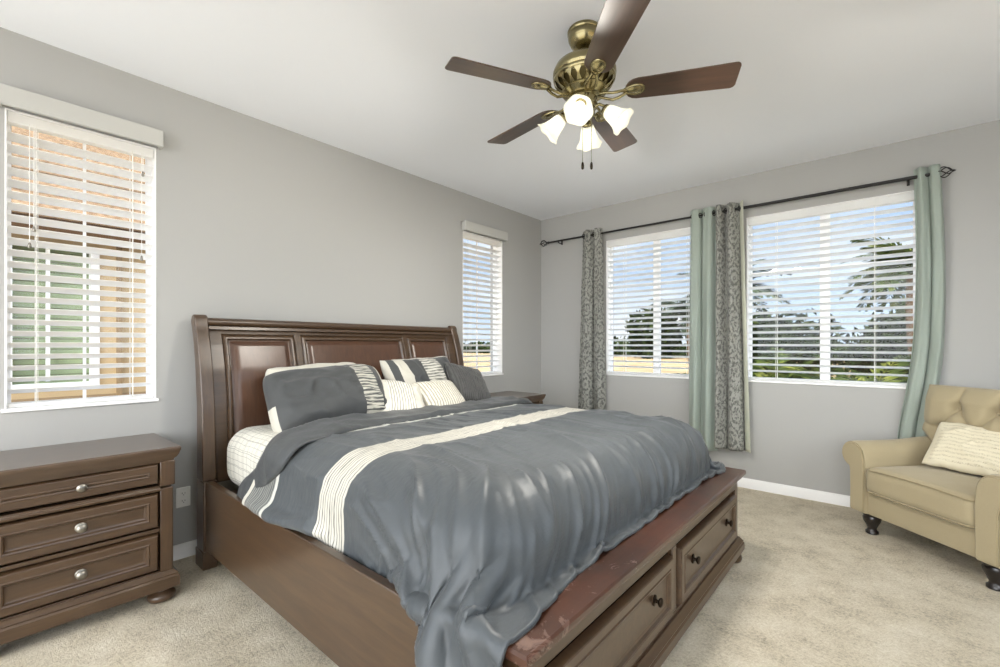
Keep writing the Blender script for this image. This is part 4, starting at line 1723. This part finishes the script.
# ------------------------------------------------------------------ armchair
def armchair():
    root = thing('armchair', 'beige tufted roll-arm armchair on black turned legs in the corner', 'armchair', (3.540, -0.535, 0), R_(-43.5))
    U = M['uphol']
    YF = -0.395
    # base under the seat with a gentle front bow
    b = soft_box(-0.335, 0.335, YF + 0.015, 0.24, 0.135, 0.30, 0.02, 24, 20, 6, 0.0)
    b.build('base', U, root, smooth=60)
    # seat cushion
    sc = soft_box(-0.318, 0.318, YF - 0.02, 0.20, 0.287, 0.452, 0.045, 40, 34, 12, 0.026, 0.003)
    sc.build('seat_cushion', U, root, smooth=180)
    for z in (0.437, 0.303):
        p = MB()
        pts = []
        for q in range(49):
            t = q / 48
            x = -0.318 + 0.636 * t
            e = 1 - max(0, abs(2 * t - 1) - 0.9) / 0.1
            pts.append((x, YF - 0.018 + 0.035 * (1 - e), z + 0.012 * (1 - (2 * t - 1) ** 2) * (1 if z > 0.4 else -0.3)))
        p.tube(pts, 0.0045, 6)
        p.build('piping', M['piping'], root, smooth=60)
    # rolled arms: scroll section lofted front to back
    for s in (-1, 1):
        sec = []
        xi, xo = 0.318, 0.425
        sec += [(xi, 0.14), (xi - 0.002, 0.30), (xi - 0.004, 0.42), (xi - 0.002, 0.50)]
        cx, cz, r = 0.408, 0.516, 0.088
        for q in range(15):
            a = PI * 0.93 - (PI * 1.345) * q / 14
            sec.append((cx + r * math.cos(a), cz + r * math.sin(a)))
        sec += [(xo + 0.005, 0.437), (xo, 0.40), (xo - 0.002, 0.28), (xo, 0.14)]
        R = []
        for t in np.linspace(0, 1, 26):
            y = lerp(YF - 0.004, 0.205, t)
            rise = 0.018 * sstep(0.4, 1, t)
            k = 1 - 0.05 * sstep(0.0, 0.06, 0.06 - t)
            sway = 0.006 * fbm(t * 3, s, 1)
            ring = []
            for (x, z) in sec:
                kk = 1.0 if z < 0.42 else 1.0
                zz = z + (rise if z > 0.45 else 0)
                if t < 0.02:
                    ccx, ccz = 0.385, 0.40
                    x, zz = lerp(ccx, x, 0.965), lerp(ccz, zz, 0.985)
                ring.append((s * (x + sway), y, zz))
            if s < 0:
                ring.reverse()
            R.append(ring)
        mb = MB().rings(R)
        ao = mb.build('arm', U, root, smooth=40)
        # piped scroll panel on the arm front
        fp = []
        fr = [(x, z) for x, z in sec]
        def shr(k, kz):
            out_ = []
            for x, z in fr:
                if z < 0.43:
                    out_.append((lerp(0.3715, x, k), lerp(0.45, z, kz)))
                else:
                    out_.append((lerp(cx - 0.01, x, k), lerp(cz - 0.01, z, k)))
            return out_
        k0 = shr(0.84, 0.95)
        k1 = shr(0.90, 0.97)
        MB().rings([[(s * x, YF - 0.003, z) for x, z in (k0 if s > 0 else k0[::-1])], [(s * x, YF - 0.012, z) for x, z in (k0 if s > 0 else k0[::-1])],
                    [(s * lerp(0.372, x, 0.985), YF - 0.015, z) for x, z in (k0 if s > 0 else k0[::-1])]]).build('front_panel', U, ao, smooth=50)
        pp = [(s * x, YF - 0.010, z) for x, z in k0]
        MB().tube(pp, 0.005, 6).build('piping', M['piping'], ao, smooth=60)
    # tufted back
    btn = [(0.0, 0.84), (-0.21, 0.84), (0.21, 0.84), (-0.105, 0.70), (0.105, 0.70), (-0.31, 0.70), (0.31, 0.70), (0.0, 0.56), (-0.21, 0.56), (0.21, 0.56)]
    hw = 0.430
    creases = []
    for i in range(len(btn)):
        for j in range(i):
            d = math.hypot(btn[i][0] - btn[j][0], btn[i][1] - btn[j][1])
            if 0.1 < d < 0.20:
                creases.append((btn[i], btn[j]))
    for x, z in ((-0.21, 0.84), (0.0, 0.84), (0.21, 0.84)):
        creases.append(((x, z), (x + 0.015, 1.02)))
    creases += [((-0.31, 0.70), (-0.47, 0.73)), ((0.31, 0.70), (0.47, 0.73))]

    def segd(p, a, b):
        ax, az = a
        bx, bz = b
        t = ((p[0] - ax) * (bx - ax) + (p[1] - az) * (bz - az)) / ((bx - ax) ** 2 + (bz - az) ** 2)
        t = max(0, min(1, t))
        return math.hypot(p[0] - ax - t * (bx - ax), p[1] - az - t * (bz - az))

    def half(z):        # outline half width
        return interp(z, [(0.28, 0.32), (0.55, 0.345), (0.62, 0.395), (0.67, 0.446), (0.74, 0.442), (0.90, 0.440), (0.955, 0.436)])
    ztop = 0.985
    NX, NZ = 90, 80
    Pf, Pb = [], []
    for i in range(NX + 1):
        a = -1 + 2 * i / NX
        rf, rbk = [], []
        for j in range(NZ + 1):
            t = j / NZ
            z = lerp(0.28, ztop, t)
            x = a * half(z)
            lean = 0.155 + 0.10 * (z - 0.45)
            ed = min(1.0, (1 - abs(a)) * 5.0)
            et = min(1.0, (1 - t) * 7.0)
            puff = 0.075 * (max(0, ed) ** 0.5) * (max(0, et) ** 0.5)
            dim = 0.0
            for (bx, bz) in btn:
                d = math.hypot(x - bx, z - bz)
                dim += 0.040 * math.exp(-(d / 0.038) ** 2)
            cr = min(segd((x, z), p, q) for p, q in creases)
            dim += 0.017 * math.exp(-(cr / 0.011) ** 2) + 0.012 * math.exp(-(cr / 0.035) ** 2)
            yfz = lean - puff + min(dim, 0.055) * (max(0, min(ed, et)) ** 0.4)
            zt = z - 0.006 * (1 - et)
            rf.append((x, yfz, zt))
            rbk.append((x * 0.99, lean + 0.02 + 0.025 * (max(0, ed) ** 0.5) * (max(0, et) ** 0.5), zt))
        Pf.append(rf)
        Pb.append(rbk)
    mb = MB().quad_grid(Pf).quad_grid(Pb, flip=True)
    for A, B_ in ((0, 0), (-1, -1)):
        mb.quad_grid([Pf[A], Pb[B_]])
    mb.quad_grid([[Pf[i][-1] for i in range(NX + 1)], [Pb[i][-1] for i in range(NX + 1)]])
    mb.quad_grid([[Pf[i][0] for i in range(NX + 1)], [Pb[i][0] for i in range(NX + 1)]])
    bo = mb.build('backrest', U, root, smooth=180)
    for (bx, bz) in btn[:7]:
        lean = 0.155 + 0.10 * (bz - 0.45)
        MB().lathe([(0.011, 0.0), (0.011, 0.004), (0.007, 0.008), (0.001, 0.0095)], (bx, lean - 0.075 + 0.048, bz), 14, Matrix.Rotation(PI / 2, 4, 'X')).build('button', U, bo, smooth=60)
    # turned legs
    for sx in (-1, 1):
        for y in (YF + 0.075, 0.19):
            x = sx * 0.345 if y < 0 else sx * 0.30
            MB().lathe([(0.030, 0.0), (0.035, 0.004), (0.035, 0.018), (0.026, 0.026), (0.024, 0.036), (0.034, 0.060), (0.047, 0.085), (0.050, 0.105), (0.046, 0.118), (0.050, 0.124), (0.050, 0.140)],
                       (x, y, 0), 24).build('leg', M['black_wood'], root, smooth=50)
    return root


armchair()
pillow('throw_pillow', 'cream pillow with faint scribble print leaning on the armchair back', 'pillow', 0.48, 0.35, 0.11, M['script'],
       (3.568, -0.486, 0.618), (Matrix.Rotation(R_(-24), 4, 'Z') @ Matrix.Rotation(R_(-41), 4, 'X') @ Matrix.Rotation(R_(2), 4, 'Y')).to_euler(), None, 8.4, wr=0.8)


# ------------------------------------------------------------------ outdoors
tag(MB().box(-90, 90, -60, 140, -0.6, -0.35).build('ground', M['ground'], smooth=0), kind='structure')


def neighbour_house():
    root = thing('house', 'tan stucco house next door with one window, seen through the tall blind', 'house', (-3.2, -3.9, -0.35))
    w = MB()
    # wall with an opening for its window: local y along wall, x outward from us is negative
    ya, yb, za, zb = -0.33, 0.33, 1.19, 2.62
    Z1 = 2.76
    YE = 2.2
    w.box(-0.25, 0, -5, ya, 0, Z1).box(-0.25, 0, yb, YE, 0, Z1)
    w.box(-0.25, 0, ya, yb, 0, za).box(-0.25, 0, ya, yb, zb, Z1)
    w.build('wall', M['stucco'], root, smooth=0)
    f = MB()
    f.box(-0.08, 0.03, ya - 0.02, ya + 0.05, za - 0.02, zb)
    f.box(-0.08, 0.03, yb - 0.05, yb + 0.02, za - 0.02, zb)
    f.box(-0.08, 0.03, ya + 0.05, yb - 0.05, za - 0.02, za + 0.03)
    f.box(-0.08, 0.03, ya + 0.05, yb - 0.05, zb - 0.05, zb)
    fo = f.build('window', M['vinyl'], root, bevel=0.004)
    MB().box(-0.06, -0.02, -0.05, -0.02, za + 0.05, zb - 0.05).build('muntin', M['vinyl'], fo)
    MB().box(-0.24, -0.16, ya, yb, za, zb).build('room_shade_panel', M['brown_wood'], fo)  # backing panel coloured to stand in for the dim room behind
    g = MB()
    for k in range(27):
        z = za + 0.01 + k * 0.052
        g.box(-0.13, -0.115, ya, yb, z, z + 0.046)
    g.build('shade', M['green_blind'], fo)
    MB().box(-0.075, -0.07, ya + 0.04, yb - 0.04, za + 0.04, zb - 0.04).build('pane', M['glass'], fo, smooth=0)
    MB().box(0.0, 0.06, yb + 0.16, yb + 0.20, 0, Z1).build('downpipe', M['stucco_dark'], root)
    MB().box(0.0, 0.04, -5, YE, 0.98, 1.08).build('band', M['stucco_dark'], root)
    MB().box(-0.35, 0.42, -5, YE + 0.3, Z1 - 0.05, Z1 + 0.06).build('eave', M['brown_wood'], root)
    r = MB()
    nrow = 16
    for k in range(nrow):
        x0 = 0.48 - k * 0.30
        z0 = Z1 + 0.02 + k * 0.15
        r.extrude_poly([(x0, z0), (x0, z0 + 0.045), (x0 - 0.36, z0 + 0.225), (x0 - 0.36, z0 + 0.18)], 'y', -5, YE + 0.3)
    r.build('roof', M['tile'], root, smooth=0)
    return root


neighbour_house()


def frond(mb, base, az, el, L, w, droop, n=9, leaf=0.35, rnd=random):
    """arching feather frond: rachis with leaflets either side"""
    d = Vector((math.cos(az), math.sin(az), 0))
    side = Vector((-d.y, d.x, 0))
    pts = []
    p = Vector(base)
    e = el
    st = L / n
    for i in range(n + 1):
        pts.append(p.copy())
        p = p + (d * math.cos(e) + Vector((0, 0, math.sin(e)))) * st
        e -= droop / n
    mb.tube(pts, lambda t: 0.012 * (1 - 0.8 * t), 4)
    for i in range(1, n + 1):
        for h in (0, 0.5):
            q = pts[i - 1].lerp(pts[i], h) if i else pts[i]
            t = (i - 1 + h) / n
            ln = leaf * (math.sin(PI * min(1, 0.15 + 0.85 * t)) ** 0.6 + 0.15)
            tdir = (pts[i] - pts[i - 1]).normalized()
            for s in (-1, 1):
                tip = q + (side * s * 0.75 + tdir * 0.75 + Vector((0, 0, -0.25 + 0.15 * rnd.random()))).normalized() * ln
                b2 = q + tdir * 0.035
                mid = q.lerp(tip, 0.5) + tdir * 0.03
                mb.face([q, mid - tdir * 0.045, tip, mid + tdir * 0.045])


def palm(label, loc, h, nf, L, mat, droop=1.5, el0=1.2, seed=0, leaf=0.35):
    rnd = random.Random(seed)
    root = thing('palm', label, 'palm', loc, group='palms and shrubs outside')
    if h > 0.2:
        t = MB()
        pts = [(0.05 * math.sin(z * 2), 0.03 * math.cos(z * 1.4), z) for z in np.linspace(0, h, 12)]
        t.tube(pts, lambda q: 0.13 - 0.03 * q + 0.01 * math.sin(q * 60), 12)
        t.build('trunk', M['bark'], root)
    m = MB()
    for k in range(nf):
        az = 2 * PI * k / nf * 2.4 + rnd.random()
        el = el0 - 1.1 * (k / nf) + 0.25 * rnd.random()
        frond(m, (0, 0, h), az, el, L * (0.8 + 0.4 * rnd.random()), 0.05, droop * (0.7 + 0.6 * rnd.random()), leaf=leaf, rnd=rnd)
    f = m.build('fronds', mat, root, smooth=0, fix=False)
    return root


def bush(label, loc, rx, ry, rz, mat, seed=0, n=900, leaf=0.10, cat='shrub', name='shrub'):
    rnd = random.Random(seed)
    root = thing(name, label, cat, loc, group='palms and shrubs outside')
    st = MB()
    for k in range(5):
        a = rnd.random() * 6.28
        st.tube([(0, 0, -0.02), (0.3 * rx * math.cos(a), 0.3 * ry * math.sin(a), rz * 0.7), (0.55 * rx * math.cos(a), 0.55 * ry * math.sin(a), rz * 1.3)], 0.03, 5)
    st.build('stems', M['bark'], root)
    m = MB()
    for k in range(n):
        a, b = rnd.random() * 2 * PI, math.acos(1 - 2 * rnd.random())
        rr = 0.55 + 0.45 * rnd.random() ** 0.5
        lob = 1 + 0.22 * math.sin(3 * a + seed) * math.sin(2 * b) + 0.12 * math.sin(7 * a)
        c = Vector((rx * rr * lob * math.sin(b) * math.cos(a), ry * rr * lob * math.sin(b) * math.sin(a), rz + rz * rr * lob * math.cos(b)))
        t = Vector((rnd.gauss(0, 1), rnd.gauss(0, 1), rnd.gauss(0, 1))).normalized()
        s = t.orthogonal().normalized()
        l = leaf * (0.6 + 0.8 * rnd.random())
        m.face([c - t * l, c + s * l * 0.4, c + t * l, c - s * l * 0.4])
    m.build('foliage', mat, root, smooth=0, fix=False)
    return root


G = -0.35
palm('arching green palm clump outside, low behind the left half of the widest window', (1.55, 4.4, G), 0.3, 34, 1.7, M['palm'], seed=1)
palm('arching green palm clump outside, low behind the right half of the widest window', (2.85, 4.7, G), 0.3, 36, 1.8, M['palm'], seed=2)
palm('grey green palm with a slim trunk outside, behind the right half of the corner window', (-1.15, 9.0, G), 2.3, 30, 1.5, M['palm_grey'], seed=4)
palm('tall palm outside showing at the top right of the widest window', (3.50, 5.6, G), 2.75, 34, 1.1, M['palm'], seed=5)
palm('tall grey palm outside just right of the mixed curtains', (0.35, 7.0, G), 2.75, 26, 1.25, M['palm_grey'], seed=6)
bush('dark green shrub outside, behind the palm clumps at the left of the widest window', (0.70, 10.0, G), 1.45, 1.2, 1.20, M['bush'], 1, 3200, 0.15)
bush('dark green shrub outside, behind the palm clumps at the right of the widest window', (3.75, 9.8, G), 1.45, 1.2, 1.22, M['bush'], 2, 3200, 0.15)
bush('distant round tree across the field, behind the left half of the corner window', (-18.8, 50.0, G), 2.9, 2.5, 2.9, M['bush'], 3, 1500, 0.5, 'tree', 'tree')
bush('taller distant tree across the field, beside the stile of the corner window', (-11.8, 50.0, G), 2.9, 2.5, 4.0, M['bush'], 5, 1700, 0.5, 'tree', 'tree')


def treeline():
    rnd = random.Random(11)
    m = MB()
    for k in range(9000):
        x = -75 + 110 * rnd.random()
        y = 62 + 14 * rnd.random()
        hh = 1.3 + 1.3 * abs(fbm(x * 0.12, 3, 1)) + (2.0 if fbm(x * 0.35, 8, 2) > 0.35 else 0) * rnd.random()
        c = Vector((x, y, G + hh * rnd.random()))
        t = Vector((rnd.gauss(0, 1), rnd.gauss(0, 1), rnd.gauss(0, 1))).normalized()
        s = t.orthogonal().normalized()
        l = 0.45 * (0.6 + 0.8 * rnd.random())
        m.face([c - t * l, c + s * l * 0.6, c + t * l, c - s * l * 0.6])
    o = m.build('treeline', M['bush'], None, smooth=0, fix=False)
    tag(o, 'distant dark row of trees across the dry field', 'trees', kind='stuff')


treeline()
